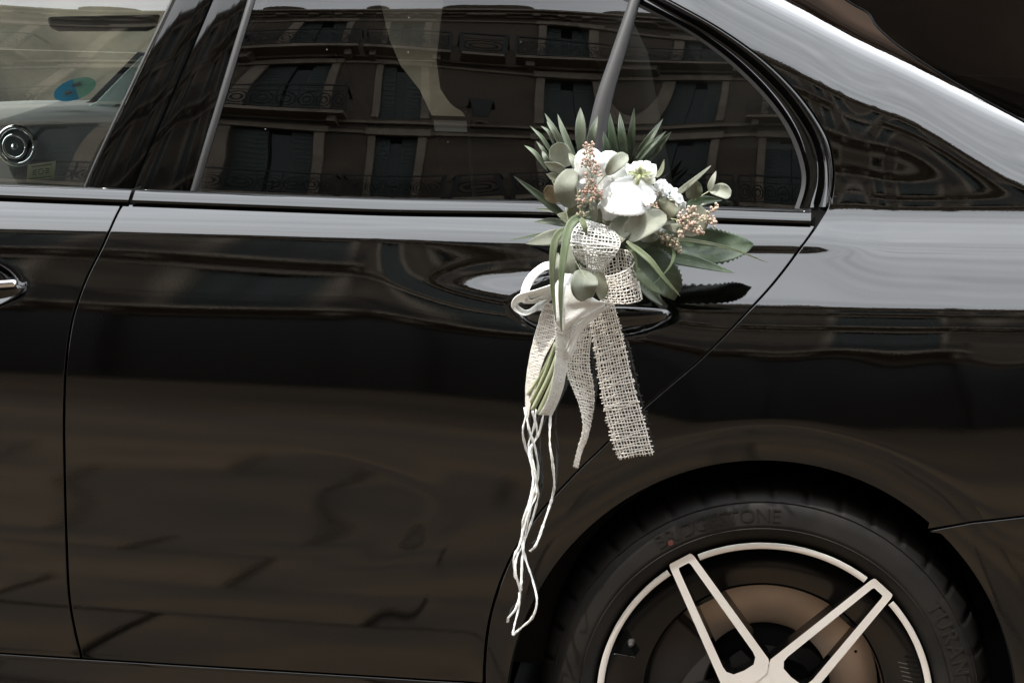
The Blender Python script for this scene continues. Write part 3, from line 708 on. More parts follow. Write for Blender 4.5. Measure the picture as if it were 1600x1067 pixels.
m = MB(); m.box((XL, .17, .35), (.35, .19, zbelt-.03)); m.build('door_card', INTER, car)
# front of the cabin as seen through the front window
px_extrude('dashboard', [(-200, 420), (-200, 196), (-60, 190), (80, 190), (210, 196), (250, 230), (262, 420)], 1.0, 1.42, INTERG, car, .01)
px_extrude('sun_visor', [(72, 28), (246, 24), (240, 44), (228, 50), (90, 50), (76, 44)], 1.20, 1.23, INTERG, car, .006)
px_extrude('screen_pillar', [(95, 183), (150, 160), (217, 92), (221, 88), (205, 130), (188, 162), (140, 180)], 1.30, 1.34, mat('pale_pillar_trim', (.62, .70, .66), .6), car, .002)
px_extrude('windscreen_edge', [(60, 190), (140, 158), (215, 82), (226, 84), (150, 168), (90, 192)], 1.36, 1.38, INTER, car, 0)
# round sticker on the screen
cst = U(117, 140, 1.22)
ST = bpy.data.materials.new('sticker'); ST.use_nodes = True; n = ST.node_tree; b = n.nodes['Principled BSDF']; b.inputs['Roughness'].default_value = .4
uvn = n.nodes.new('ShaderNodeTexCoord'); sp = n.nodes.new('ShaderNodeSeparateXYZ'); n.links.new(uvn.outputs['UV'], sp.inputs[0]); rmp = n.nodes.new('ShaderNodeValToRGB'); n.links.new(sp.outputs[0], rmp.inputs[0])
rmp.color_ramp.interpolation = 'CONSTANT'; rmp.color_ramp.elements[0].color = (.02, .42, .75, 1); rmp.color_ramp.elements[1].position = .52; rmp.color_ramp.elements[1].color = (.35, .75, .55, 1); n.links.new(rmp.outputs[0], b.inputs['Base Color'])
vs, uv = [cst], [(.5, .5)]
for i in range(40):
    q = 2*math.pi*i/40; a, b_ = math.cos(q), math.sin(q); px_ = 117+34*a*.96+5*b_; py_ = 140-11*a+17*b_*.9
    vs.append(U(px_, py_, 1.22)); uv.append((.5+.5*a, .5+.5*b_))
mesh_obj('screen_sticker', vs, [(0, i+1, (i+1) % 40+1) for i in range(40)], ST, car, False, uv)
m = MB(); m.tube(np.array([U(101, 147, 1.218), U(112, 143, 1.218)]), .004, 5, flat=.2); m.tube(np.array([U(113, 134, 1.218), U(126, 130, 1.218)]), .004, 5, flat=.2); m.build('sticker_print', mat('sticker_ink', (.12, .15, .16), .5), car)
# round vent
vc = U(26, 228, .985); m = MB()
t = np.linspace(0, 2*math.pi, 41); m.tube(np.stack([vc[0]+.036*np.cos(t), np.full(41, vc[1]), vc[2]+.036*np.sin(t)], 1), .0055, 8); m.tube(np.stack([vc[0]+.022*np.cos(t), np.full(41, vc[1]-.012), vc[2]+.022*np.sin(t)], 1), .003, 8)
m.lathe([(0, -.02), (.006, -.018), (.008, 0)], vc, 16); m.build('air_vent', CHROME, car, True)
m = MB(); m.lathe([(0, 0), (.034, 0), (.034, .03)], vc, 32); m.build('vent_core', GAPM, car)
# paper label inside the front window
lab = [(42, 258), (86, 252), (84, 279), (40, 284)]; LP = [GS.at(a, b)+np.array([0, .004, 0]) for a, b in lab]
LB = mat('label_paper', (.88, .88, .66), .7); o = mesh_obj('window_label', LP, [(0, 1, 2, 3)], LB, car, False)
m = MB(); LPa = np.array(LP)
def lp(u, v): return LPa[0]*(1-u)*(1-v)+LPa[1]*u*(1-v)+LPa[2]*u*v+LPa[3]*(1-u)*v+np.array([0, -.0008, 0])
for v, us in ((.16, (.15, .88)), (.88, (.1, .85))):
    u = us[0]
    while u < us[1]: m.tube(np.array([lp(u, v), lp(u+.05, v)]), .0009, 4, flat=.2); u += .075
for v in (.4, .52, .64): m.tube(np.array([lp(.2, v), lp(.34, v)]), .0006, 4, flat=.2); m.tube(np.array([lp(.66, v), lp(.8, v)]), .0006, 4, flat=.2)
t = np.linspace(0, 2*math.pi, 20); m.tube(np.array([lp(.5+.09*math.cos(q), .52+.16*math.sin(q)) for q in t]), .0005, 4); m.build('label_print', mat('label_ink', (.16, .15, .12), .7), car)

# ------------------------------------------------------------------ bouquet
bq = bpy.data.objects.new('bouquet', None); C.objects.link(bq); bq.location = tuple(U(925, 440, -.05))
tag(bq, 'bouquet of white flowers and grey-green leaves with burlap bow, tied to the rear door handle', 'bouquet')
bpy.context.view_layer.update()
BINV = bq.matrix_world.inverted()
def bp(o): o.parent = bq; o.matrix_parent_inverse = BINV; return o
EUC = veined(mat('eucalyptus_leaf', (.37, .385, .32), .65, 0, .25, trans_leaf=.22, noise=(45, .9, (.26, .28, .215)), bump=(120, .25, .002)), 7, strength=.30)
EUD = veined(mat('eucalyptus_olive', (.20, .205, .145), .6, 0, .35, trans_leaf=.22, noise=(45, .8, (.135, .145, .095))), 7, strength=.35, light=1.6)
EUT = mat('dry_leaf', (.33, .27, .18), .7, trans_leaf=.2, noise=(80, 1, (.20, .16, .10)))
PALM = mat('palm_leaf', (.060, .080, .048), .34, 0, .45, trans_leaf=.25, noise=(60, .8, (.035, .052, .030)))
PALG = mat('grey_leaflet', (.17, .19, .145), .5, 0, .35, trans_leaf=.25, noise=(60, .8, (.14, .18, .12)))
DARK = veined(mat('dark_leaf', (.018, .030, .016), .36, 0, .4, trans_leaf=.06, noise=(28, 1, (.055, .078, .045)), bump=(45, .35, .004)), 8, strength=.55, light=2.0)
MIDL = veined(mat('mid_leaf', (.085, .108, .066), .42, 0, .35, trans_leaf=.12, noise=(28, 1, (.045, .062, .036)), bump=(45, .3, .004)), 8, strength=.5, light=1.6)
BLADE = mat('grass_blade', (.235, .275, .175), .45, 0, .4, trans_leaf=.25, noise=(60, .7, (.135, .185, .09)))
PETAL = veined(mat('white_petal', (.82, .83, .81), .6, 0, .2, trans_leaf=.28, noise=(40, .6, (.73, .75, .73)), bump=(90, .4, .002)), 18, light=.80, strength=.4)
PETC = mat('cream_petal', (.82, .83, .74), .55, 0, .3, trans_leaf=.25, noise=(60, .4, (.74, .77, .64)))
SEPAL = mat('sepal', (.42, .46, .26), .55, trans_leaf=.2)
STEM = mat('stem', (.30, .34, .20), .5, noise=(60, .7, (.40, .42, .28)))
BERP = mat('pink_berry', (.34, .20, .16), .5, noise=(150, .9, (.42, .30, .24)))
BERC = mat('cream_berry', (.44, .36, .28), .4, noise=(150, .9, (.38, .26, .20)))
BERO = mat('olive_berry', (.20, .17, .12), .45, noise=(150, .9, (.34, .28, .20)))
BURL = mat('burlap_thread', (.89, .86, .80), .9, 0, .1, trans_leaf=.15, noise=(120, .9, (.78, .73, .66)))
BURW = mat('white_thread', (.91, .91, .88), .9, 0, .1, trans_leaf=.2, noise=(200, .6, (.78, .78, .74)))
FELT = mat('white_ribbon', (.91, .91, .88), .85, 0, .1, trans_leaf=.2, noise=(120, .5, (.80, .80, .77)), bump=(650, 1.0, .0012))

def vary(m, lo, hi, hue=.02):            # each leaf its own tone
    n = m.node_tree; b = n.nodes['Principled BSDF']; src = b.inputs['Base Color'].links[0].from_socket
    oi = n.nodes.new('ShaderNodeObjectInfo'); a = n.nodes.new('ShaderNodeMapRange'); a.inputs[3].default_value = lo; a.inputs[4].default_value = hi
    c = n.nodes.new('ShaderNodeMath'); c.operation = 'MULTIPLY'; c.inputs[1].default_value = 7.31; f = n.nodes.new('ShaderNodeMath'); f.operation = 'FRACT'; d = n.nodes.new('ShaderNodeMapRange'); d.inputs[3].default_value = .5-hue; d.inputs[4].default_value = .5+hue
    h = n.nodes.new('ShaderNodeHueSaturation'); L_ = n.links.new
    L_(oi.outputs['Random'], a.inputs[0]); L_(oi.outputs['Random'], c.inputs[0]); L_(c.outputs[0], f.inputs[0]); L_(f.outputs[0], d.inputs[0])
    L_(src, h.inputs['Color']); L_(a.outputs[0], h.inputs['Value']); L_(d.outputs[0], h.inputs['Hue']); L_(h.outputs[0], b.inputs['Base Color'])
for m_v in (EUC, EUD, PALM, PALG, BLADE, MIDL): vary(m_v, .74, 1.2)
def width_prof(kind, s):
    if kind == 'lance': return (np.sin(math.pi*np.clip(s, 0, 1)**.75)**.9)*.98+.02*(1-s)
    if kind == 'oval': return np.sqrt(np.clip(1-(2*s-1)**2, 0, 1))*(.96+.08*(1-s))
    if kind == 'heart': return np.sqrt(np.clip(1-(2*np.clip(s, 0, 1)**.8-1)**2, 0, 1))
    if kind == 'blade': return np.clip(np.minimum(s*7+.35, (1-s)**.6*1.25), 0.02, 1)
    if kind == 'point': return np.clip(np.sin(math.pi*s**.62)**.85, 0.01, 1)
    if kind == 'petal': return np.sqrt(np.clip(1-(2*s**1.35-1)**2, 0, 1))
def leaf(name, path, w, matl, kind='oval', roll=0, fold=.12, bulge=0, ruffle=0, n=14, nv=8, serr=0, thick=.0004):
    """path: [(px,py,y)...] centre line; w: apparent width in photo pixels"""
    P = cr(np.array([U(a, b, y) for a, b, y in path]), n) if len(path) > 2 else None
    if P is None:
        a, b = (U(*p) for p in path); t = np.linspace(0, 1, n)[:, None]; P = a*(1-t)+b*t
    vd = CAM-P.mean(0); vd /= np.linalg.norm(vd)
    T = np.gradient(P, axis=0); T /= np.linalg.norm(T, axis=1)[:, None]
    if bulge: P = P+vd*bulge*np.sin(np.linspace(0, math.pi, n))[:, None]
    s = np.linspace(0, 1, n); wp = width_prof(kind, s)*w/2/PXM(P[0][1])/max(.35, math.cos(R(roll)))
    V, UVs = [], []
    ph = random.uniform(0, 6); cv = np.linspace(-1, 1, nv+1)
    for i in range(n):
        nn = vd-T[i]*(vd @ T[i]); nn /= np.linalg.norm(nn); sd_ = np.cross(T[i], nn)
        c, q = math.cos(R(roll)), math.sin(R(roll)); sd2 = sd_*c+nn*q; nn2 = nn*c-sd_*q
        for v in cv:
            ww = wp[i]*(1+serr*(abs(v) > .99)*(1 if i % 2 else -1))
            off = fold*abs(v)**1.4*wp[i] + ruffle*wp[i]*abs(v)**2*math.sin(ph+s[i]*11+v*2.) + ruffle*.35*wp[i]*math.sin(ph*2+s[i]*6+v*3)
            V.append(P[i]+sd2*v*ww+nn2*off); UVs.append((s[i], .5+.5*v))
    m1 = nv+1
    Fs = [(i*m1+j, (i+1)*m1+j, (i+1)*m1+j+1, i*m1+j+1) for i in range(n-1) for j in range(nv)]
    o = mesh_obj(name, V, Fs, matl, None, True, UVs)
    so_ = o.modifiers.new('thickness', 'SOLIDIFY'); so_.thickness = thick; so_.offset = 0
    return bp(o)
# palm fan, right
for tip, base, w, d in [((953, 177), (966, 250), 13, -.035), ((968, 176), (978, 250), 13, -.045), ((991, 169), (984, 250), 12, -.04), ((1036, 186), (990, 250), 11, -.05), ((1041, 205), (993, 256), 9, -.06), ((1049, 206), (1000, 262), 13, -.045), ((1030, 216), (996, 262), 8, -.035), ((943, 206), (956, 256), 13, -.055), ((957, 196), (950, 250), 8, -.03)]:
    leaf('palm_leaflet', [(base[0], base[1], d), ((tip[0]+base[0])/2+random.uniform(-2, 2), (tip[1]+base[1])/2, d-.012), (tip[0], tip[1], d+random.uniform(-.01, .012))], w, PALM, 'lance', roll=random.uniform(-25, 25), fold=.55)
# grey fan, left
for tip, mid, base, w, d in [((907, 168), (907, 200), (908, 244), 17, -.04), ((871, 178), (882, 212), (902, 258), 10, -.05), ((851, 177), (868, 208), (888, 246), 10, -.045), ((828, 197), (848, 217), (868, 250), 6, -.05), ((845, 197), (857, 207), (868, 232), 5, -.04), ((854, 190), (864, 204), (876, 230), 7, -.055), ((819, 227), (836, 240), (856, 268), 7, -.05), ((838, 221), (849, 235), (862, 255), 6, -.045), ((934, 181), (926, 208), (920, 246), 12, -.03), ((847, 236), (852, 246), (860, 262), 8, -.06)]:
    leaf('palm_leaflet', [(*base, d), (*mid, d-.008), (*tip, d+.005)], w, PALG, 'lance', roll=random.uniform(-20, 20), fold=.4)
leaf('palm_leaflet', [(892, 347, -.04), (850, 312, -.05), (802, 275, -.045)], 13, PALM, 'lance', fold=.4)
leaf('palm_leaflet', [(890, 352, -.03), (862, 346, -.035), (834, 347, -.02)], 11, PALG, 'lance', fold=.3)  # pale leaflet added in place of a blade's blurred reflection in the paint
leaf('palm_leaflet', [(893, 340, -.025), (868, 330, -.03), (836, 326, -.02)], 8, PALG, 'lance', fold=.3)
leaf('grey_leaf', [(892, 366, -.05), (858, 372, -.06), (821, 381, -.045)], 24, EUC, 'lance', fold=.15)
leaf('grass_blade', [(866, 362, -.03), (830, 369, -.035), (794, 376, -.03)], 5, PALG, 'blade')
# eucalyptus
EL = [  # path (px,py,depth) base->tip, width, material, kind, roll
 ([(882, 262, -.055), (872, 222, -.07)], 36, EUC, 'oval', 15), ([(884, 268, -.075), (850, 254, -.085)], 17, EUC, 'lance', 25), ([(880, 284, -.07), (853, 272, -.085)], 15, EUD, 'lance', -20),
 ([(906, 268, -.07), (897, 252, -.075), (888, 238, -.065)], 13, EUC, 'lance', 10), ([(892, 326, -.085), (884, 292, -.10), (896, 264, -.085)], 34, EUC, 'oval', 18), ([(872, 317, -.06), (855, 290, -.07)], 24, EUT, 'oval', 20),
 ([(908, 350, -.06), (894, 318, -.07)], 28, EUD, 'oval', 10), ([(947, 274, -.105), (962, 256, -.115), (981, 242, -.11)], 23, EUC, 'petal', 8), ([(1034, 341, -.095), (1042, 326, -.105), (1058, 311, -.095)], 36, EUD, 'oval', 12),
 ([(976, 368, -.10), (1010, 350, -.12), (1041, 335, -.105)], 38, EUC, 'heart', 15), ([(988, 342, -.085), (970, 360, -.10), (952, 382, -.09)], 34, EUC, 'heart', -25), ([(978, 338, -.07), (940, 344, -.075)], 26, EUD, 'oval', 20),
 ([(1082, 312, -.07), (1086, 282, -.08)], 25, EUD, 'oval', -12), ([(1108, 297, -.065), (1126, 298, -.075), (1142, 306, -.07)], 21, EUC, 'petal', 15), ([(1108, 300, -.065), (1113, 284, -.07), (1119, 267, -.065)], 10, EUC, 'lance', 30),
 ([(1083, 366, -.075), (1094, 321, -.085)], 37, EUC, 'oval', 14), ([(1090, 367, -.10), (1060, 358, -.11), (1030, 354, -.10)], 16, EUC, 'lance', 15), ([(1070, 324, -.055), (1100, 314, -.06), (1129, 313, -.05)], 16, DARK, 'point', 10),
 ([(919, 424, -.115), (912, 446, -.125), (917, 470, -.115)], 42, EUC, 'heart', 8), ([(934, 424, -.108), (939, 446, -.112), (941, 469, -.108)], 20, EUD, 'oval', 30), ([(899, 376, -.10), (905, 400, -.105), (916, 420, -.10)], 17, EUD, 'lance', 20),
 ([(894, 436, -.088), (889, 410, -.095), (893, 380, -.09)], 24, EUC, 'oval', 10), ([(868, 440, -.07), (866, 420, -.075), (872, 395, -.07)], 16, EUC, 'oval', 10), ([(930, 348, -.09), (927, 325, -.10), (926, 306, -.09)], 13, EUC, 'lance', 10), ([(937, 350, -.08), (936, 322, -.085)], 9, EUD, 'lance', 0),
 ([(1024, 277, -.08), (1033, 268, -.085), (1038, 249, -.08)], 8, EUD, 'lance', 35), ([(1000, 372, -.07), (1030, 372, -.085)], 16, EUD, 'oval', 20), ([(985, 330, -.06), (1010, 322, -.07)], 20, EUD, 'oval', 10), ([(905, 345, -.06), (870, 335, -.06)], 20, EUD, 'lance', 0), ([(915, 300, -.05), (940, 292, -.06)], 24, EUC, 'oval', 0), ([(900, 276, -.04), (925, 230, -.045)], 30, EUD, 'oval', 0), ([(990, 300, -.04), (1010, 255, -.045)], 40, DARK, 'oval', 0), ([(960, 390, -.04), (1030, 375, -.045)], 34, DARK, 'oval', 0)]
for p, w, mt, kd, ro in EL: leaf('eucalyptus_leaf', p, w, mt, kd, ro, fold=random.uniform(.05, .34), ruffle=random.uniform(.05, .13), bulge=random.uniform(-.004, .009))
# filling leaves deeper in the bunch
for q in range(26):
    bx_, by_ = 975+random.uniform(-40, 40), 335+random.uniform(-30, 30); a = random.uniform(0, 2*math.pi); l = random.uniform(45, 75)
    tx, ty = bx_+l*math.cos(a)*1.15, by_-l*math.sin(a)*.8
    tx = min(max(tx, 868), 1095); ty = min(max(ty, 246), 402); d = random.uniform(-.045, -.015)
    leaf('eucalyptus_leaf', [(bx_, by_, d), ((bx_+tx)/2, (by_+ty)/2, d-.012), (tx, ty, d+random.uniform(-.012, .008))], random.uniform(18, 32), random.choice([EUD, EUD, PALM, DARK, EUC]), random.choice(['oval', 'lance', 'heart']), random.uniform(-35, 35), fold=random.uniform(.05, .3), ruffle=.06)
# broad dark leaves
leaf('broad_leaf', [(1008, 388, -.035), (1060, 383, -.018), (1120, 387, -.008), (1158, 384, -.002), (1178, 382, .004)], 58, DARK, 'point', 12, fold=.18, ruffle=.15, n=44, nv=12, serr=.07)
leaf('broad_leaf', [(1015, 398, -.04), (1080, 408, -.05), (1148, 427, -.035)], 20, MIDL, 'lance', 20, fold=.1, n=20)
leaf('broad_leaf', [(1000, 392, -.075), (1022, 420, -.095), (1046, 446, -.10), (1054, 469, -.085)], 62, MIDL, 'point', 10, fold=.16, ruffle=.10, n=40, nv=12, serr=.06)
leaf('broad_leaf', [(1000, 420, -.05), (1012, 450, -.06), (1036, 478, -.05)], 26, MIDL, 'lance', 25, fold=.2, ruffle=.1, n=20)
leaf('broad_leaf', [(988, 388, -.06), (1020, 384, -.075), (1062, 397, -.065)], 32, DARK, 'lance', -15, fold=.2, n=20)
# blades
for path, w, mt in [([(910, 336, -.105), (890, 354, -.122), (880, 405, -.135), (876, 460, -.135), (877, 518, -.125)], 13, BLADE), ([(884, 357, -.11), (869, 372, -.12), (863, 408, -.125), (864, 455, -.12), (869, 506, -.115)], 12, BLADE),
                    ([(908, 341, -.115), (914, 356, -.118), (917, 369, -.112)], 9, BLADE), ([(979, 377, -.11), (1014, 405, -.125), (1038, 435, -.125), (1063, 463, -.115)], 9, BLADE),
                    ([(1030, 374, -.10), (1080, 376, -.085), (1140, 388, -.06), (1201, 411, -.035)], 6, BLADE), ([(1050, 383, -.11), (1053, 400, -.115), (1044, 420, -.118), (1021, 444, -.112)], 4.5, BLADE),
                    ([(1058, 303, -.075), (1084, 282, -.085), (1111, 259, -.08)], 9, EUC), ([(978, 384, -.10), (992, 400, -.105), (996, 430, -.10)], 5, BLADE)]:
    leaf('grass_blade', path, w, mt, 'blade', fold=.25, n=26, nv=4)
# flowers: broad white orchid petals
def flower(name, petals, matl=PETAL):
    root = None
    for p, w, kd, ro, rf, bl in petals:
        o = leaf('petal', p, w, matl, kd, ro, fold=-.06, ruffle=rf*2.0, bulge=bl*.4, n=24, nv=14, serr=.025, thick=.0004)
flower('orchid', [([(930, 286, -.080), (922, 262, -.092), (918, 230, -.088)], 46, 'petal', 0, .05, .004), ([(930, 290, -.084), (956, 282, -.100), (981, 272, -.092)], 48, 'petal', -8, .09, .006), ([(934, 282, -.074), (950, 262, -.082), (957, 236, -.078)], 44, 'petal', 12, .08, .004),
                 ([(934, 284, -.082), (914, 276, -.09), (896, 266, -.085)], 26, 'petal', 0, .10, .004), ([(945, 290, -.070), (968, 272, -.074), (982, 256, -.072)], 40, 'petal', 10, .08, .004), ([(930, 288, -.075), (912, 296, -.08), (900, 308, -.075)], 30, 'petal', 0, .08, .003)])
flower('orchid', [([(990, 318, -.090), (968, 306, -.112), (938, 306, -.090)], 52, 'petal', -18, .05, .006), ([(985, 318, -.092), (996, 302, -.116), (1022, 292, -.098)], 50, 'petal', 16, .06, .006), ([(984, 316, -.080), (982, 296, -.098), (984, 274, -.088)], 56, 'petal', -4, .07, .004),
                 ([(985, 312, -.078), (960, 324, -.088), (939, 341, -.080)], 40, 'petal', 15, .08, .004), ([(985, 314, -.084), (998, 328, -.094), (1012, 342, -.086)], 40, 'petal', -12, .07, .004), ([(1021, 313, -.104), (982, 306, -.124), (938, 313, -.102)], 60, 'oval', -16, .03, .010)])
# ruffled roses on the right
def rose(cx, cy, d, r, matl, nP=9):
    for i in range(nP):
        a = 2.4*i; rr = r*(.25+.75*i/nP); ex, ey = cx+rr*math.cos(a)*.72, cy+rr*math.sin(a)*.62
        leaf('petal', [(cx+.1*rr*math.cos(a), cy+.1*rr*math.sin(a), d-.002*(nP-i)), ((cx+ex)/2, (cy+ey)/2, d-.016+.0015*i), (ex+rr*.22*math.cos(a), ey+rr*.2*math.sin(a), d-.012+.0035*i)], r*1.05, matl, 'petal', random.uniform(-35, 35), fold=-.35, ruffle=.28, n=18, nv=12, serr=.04, thick=.0004)
rose(1031, 296, -.088, 21, PETAL, 11); rose(1055, 314, -.084, 23, PETAL, 12); rose(1042, 304, -.07, 20, PETAL, 7)
# bud seen from behind
for i in range(7):
    a = math.pi*(-.05+1.1*i/6); ex, ey = 1003-24*math.cos(a), 266-11*math.sin(a)+(3 if i in (0, 6) else 0)
    leaf('petal', [(1000, 275, -.10), ((1000+ex)/2, (275+ey)/2-1, -.112), (ex, ey-4, -.095)], 19, PETC, 'petal', random.uniform(-15, 15), fold=-.2, ruffle=.1, n=12)
for dx_, dy_ in ((-15, 6), (16, 8)): leaf('petal', [(1000, 273, -.098), (1000+dx_, 273+dy_, -.102), (1000+dx_*1.5, 271+dy_, -.095)], 15, PETC, 'petal', 0, fold=-.2)
for tx, ty in ((1000, 252), (980, 268), (1021, 268), (988, 279), (1014, 277)): leaf('sepal', [(1000, 274, -.116), ((1000+tx)/2, (274+ty)/2, -.122), (tx, ty, -.116)], 5.5, SEPAL, 'lance', fold=.2)
m = MB(); m.tube(cr(np.array([U(1000, 274, -.118), U(997, 282, -.12), U(993, 294, -.105)]), 8), .0028, 8); bp(m.build('flower_stem', SEPAL, None, True))
# thin leaf stalks
for pts in ([(949, 271, -.108), (936, 286, -.105), (924, 300, -.1)], [(1108, 299, -.066), (1098, 305, -.066), (1086, 312, -.066)], [(899, 408, -.118), (906, 420, -.122), (916, 436, -.126)], [(863, 282, -.075), (867, 292, -.075), (872, 300, -.07)], [(884, 325, -.075), (888, 345, -.075), (893, 362, -.075)]):
    m = MB(); m.tube(cr(np.array([U(*p) for p in pts]), 10), .0008, 5); bp(m.build('leaf_stalk', STEM, None, True))
# berries
_ico = bmesh.new(); bmesh.ops.create_icosphere(_ico, subdivisions=2, radius=1.0); _iv = np.array([v.co[:] for v in _ico.verts]); _if = [tuple(v.index for v in f.verts) for f in _ico.faces]; _ico.free()
def spray(name, stem, clusters, matl, r=2.3, d=-.1, per=7, rad=7):
    m = MB(); sp_ = cr(np.array([U(a, b, d) for a, b in stem]), 14); m.tube(sp_, .0008, 5, mi=1)
    for cx, cy in clusters:
        c = U(cx, cy, d-.006); j = int(np.argmin(np.linalg.norm(sp_-c, axis=1))); st = sp_[max(0, j-2)]
        for q in range(per):
            a = random.uniform(0, 6.28); rr = rad*math.sqrt(random.uniform(.1, 1)); e = U(cx+rr*math.cos(a), cy+rr*math.sin(a)*.9, d-.006+random.uniform(-.008, .006))
            kk = r/PXM(d)*random.uniform(.75, 1.15)
            m.add(_iv*kk*np.array([1, 1, 1.12])+e, _if, 0); m.tube(np.array([st*.35+c*.65, e]), .00035, 4, mi=1)
        m.tube(np.array([st, st*.35+c*.65]), .0005, 4, mi=1)
    o = bp(m.build(name, [matl, STEM], None, True)); o['kind'] = 'stuff'; return o
spray('berry_spray', [(926, 316), (925, 290), (923, 260), (920, 226)], [(917, 228), (924, 227), (914, 236), (925, 237), (915, 250), (930, 249), (913, 258), (921, 256), (926, 266), (935, 262), (915, 275), (936, 272), (922, 284)], BERP, 2.0, -.112, 6, 6)
spray('berry_spray', [(924, 330), (924, 310), (928, 290)], [(918, 293), (928, 294), (935, 300), (924, 304), (914, 303), (936, 308), (926, 314), (910, 312)], BERP, 2.1, -.105, 7, 6)
spray('berry_spray', [(907, 334), (905, 315), (903, 298)], [(903, 300), (902, 310), (906, 320), (904, 334), (914, 333)], BERO, 1.9, -.10, 6, 5)
spray('berry_spray', [(1048, 342), (1075, 345), (1104, 340)], [(1066, 335), (1074, 342), (1082, 350), (1076, 354), (1066, 347), (1086, 341), (1090, 360), (1081, 328), (1094, 364), (1064, 365)], BERC, 2.4, -.115, 9, 7)
spray('berry_spray', [(1088, 350), (1104, 338), (1118, 324)], [(1104, 334), (1112, 327), (1118, 322), (1098, 342), (1115, 340), (1118, 350), (1108, 346)], BERC, 2.2, -.095, 6, 6)
spray('berry_spray', [(1030, 366), (1044, 372), (1060, 390)], [(1034, 367), (1042, 370), (1050, 373), (1056, 379), (1049, 381), (1060, 390), (1040, 376)], BERO, 2.4, -.105, 8, 6)
spray('berry_spray', [(1030, 326), (1018, 322)], [(1016, 320), (1024, 322)], BERP, 1.8, -.13, 5, 5)

# ---- ribbons
def stations(st, n):
    A = cr(np.array([np.r_[U(a, b, c), U(d, e, f)] for a, b, c, d, e, f in st]), n); return A[:, :3], A[:, 3:]
def length(L): return float(np.sum(np.linalg.norm(np.diff(L, axis=0), axis=1)))
def weave(name, st, warps, pitch=5.0, fill=.62, matl=BURL, fray=.35, flatn=.6):
    """woven ribbon: warp threads run along, weft threads across; edges are given by the stations"""
    n0 = 160; L, Rr = stations(st, n0); mid = (L+Rr)/2; ln = length(mid); p = pitch/PXM(-.06); nw = max(6, int(ln/p))
    N = np.cross(np.gradient(mid, axis=0), Rr-L); N /= np.linalg.norm(N, axis=1)[:, None]+1e-12
    m = MB(); wd = np.linalg.norm(Rr-L, axis=1); spw = float(np.mean(wd))/warps
    d = np.r_[0, np.cumsum(np.linalg.norm(np.diff(mid, axis=0), axis=1))]; d /= d[-1]
    def S(u, v):
        t = np.interp(u, d, np.arange(n0)); i = np.minimum(t.astype(int), n0-2); f = (t-i)[:, None]
        l = L[i]*(1-f)+L[i+1]*f; r = Rr[i]*(1-f)+Rr[i+1]*f; nn = N[i]*(1-f)+N[i+1]*f; return l*(1-v[:, None])+r*v[:, None], nn
    amp = .13*min(spw, p)
    for a in range(warps+1):                       # along
        v0 = (a+.0)/warps; M = nw*2+1; u = np.linspace(0, 1, M)
        v = np.full(M, v0)+.10/warps*np.sin(u*40+a*1.7)+random.uniform(-.16, .16)/warps
        P_, nn = S(u, np.clip(v, 0, 1)); P_ = P_+nn*(amp*np.sin(math.pi*(u*nw+a)))[:, None]
        if fray: P_[-1] += (P_[-1]-P_[-2])*random.uniform(.2, 1.0)
        lw = np.interp(u, d, wd)/warps
        m.tube(P_, np.minimum(fill*.5*spw*random.uniform(.75, 1.3), lw*.62), 4, flat=flatn, refn=nn)
    for b in range(nw):                            # across
        u0 = (b+.5)/nw; M = warps*2+1; ex = fray/warps; v = np.linspace(-ex*random.uniform(.2, 1.2), 1+ex*random.uniform(.2, 1.2), M); u = np.full(M, u0)+random.uniform(-.16, .16)/nw+.16/nw*np.sin(v*9+b*2.1)
        P_, nn = S(np.clip(u, 0, 1), v); P_ = P_-nn*(amp*np.sin(math.pi*(v*warps+b)))[:, None]
        m.tube(P_, fill*.5*p*random.uniform(.7, 1.35), 4, flat=flatn, refn=nn)
    o = bp(m.build(name, matl, None, True)); return o
def band(name, st, matl=FELT, n=60, nv=8, cup=.0, thick=.0012):
    L, Rr = stations(st, n); V = []; N = np.cross(np.gradient((L+Rr)/2, axis=0), Rr-L); N /= np.linalg.norm(N, axis=1)[:, None]+1e-12
    for i in range(n):
        for j in range(nv+1):
            v = j/nv; V.append(L[i]*(1-v)+Rr[i]*v+N[i]*(cup*math.sin(math.pi*v)+.0011*math.sin(v*13+i*.16)+.0007*math.sin(v*31-i*.1)))
    o = mesh_obj(name, V, [(i*(nv+1)+j, (i+1)*(nv+1)+j, (i+1)*(nv+1)+j+1, i*(nv+1)+j+1) for i in range(n-1) for j in range(nv)], matl)
    sm = o.modifiers.new('thickness', 'SOLIDIFY'); sm.thickness = thick; sm.offset = 0; return bp(o)
weave('bow_loop', [(914, 430, -.085, 934, 432, -.085), (905, 410, -.102, 948, 414, -.106), (894, 384, -.114, 966, 390, -.118), (896, 361, -.110, 968, 374, -.112), (910, 346, -.088, 956, 358, -.090), (918, 348, -.06, 946, 356, -.06), (910, 380, -.05, 950, 384, -.05), (915, 420, -.06, 940, 424, -.06)], 13, 4.8, .56, BURW)
weave('bow_loop', [(938, 470, -.088, 932, 430, -.088), (955, 474, -.104, 950, 432, -.104), (982, 474, -.110, 974, 425, -.110), (1002, 468, -.092, 990, 412, -.092), (996, 452, -.064, 986, 396, -.064), (972, 446, -.048, 965, 390, -.048), (946, 446, -.050, 945, 402, -.050), (932, 446, -.062, 935, 424, -.062)], 10, 5.0, .39, BURL)
weave('ribbon_tail', [(922, 478, -.075, 957, 470, -.075), (929, 540, -.062, 972, 528, -.062), (942, 620, -.046, 991, 610, -.040), (954, 672, -.034, 1007, 664, -.030), (967, 717, -.026, 1019, 709, -.024)], 11, 5.1, .43, BURL, .9)
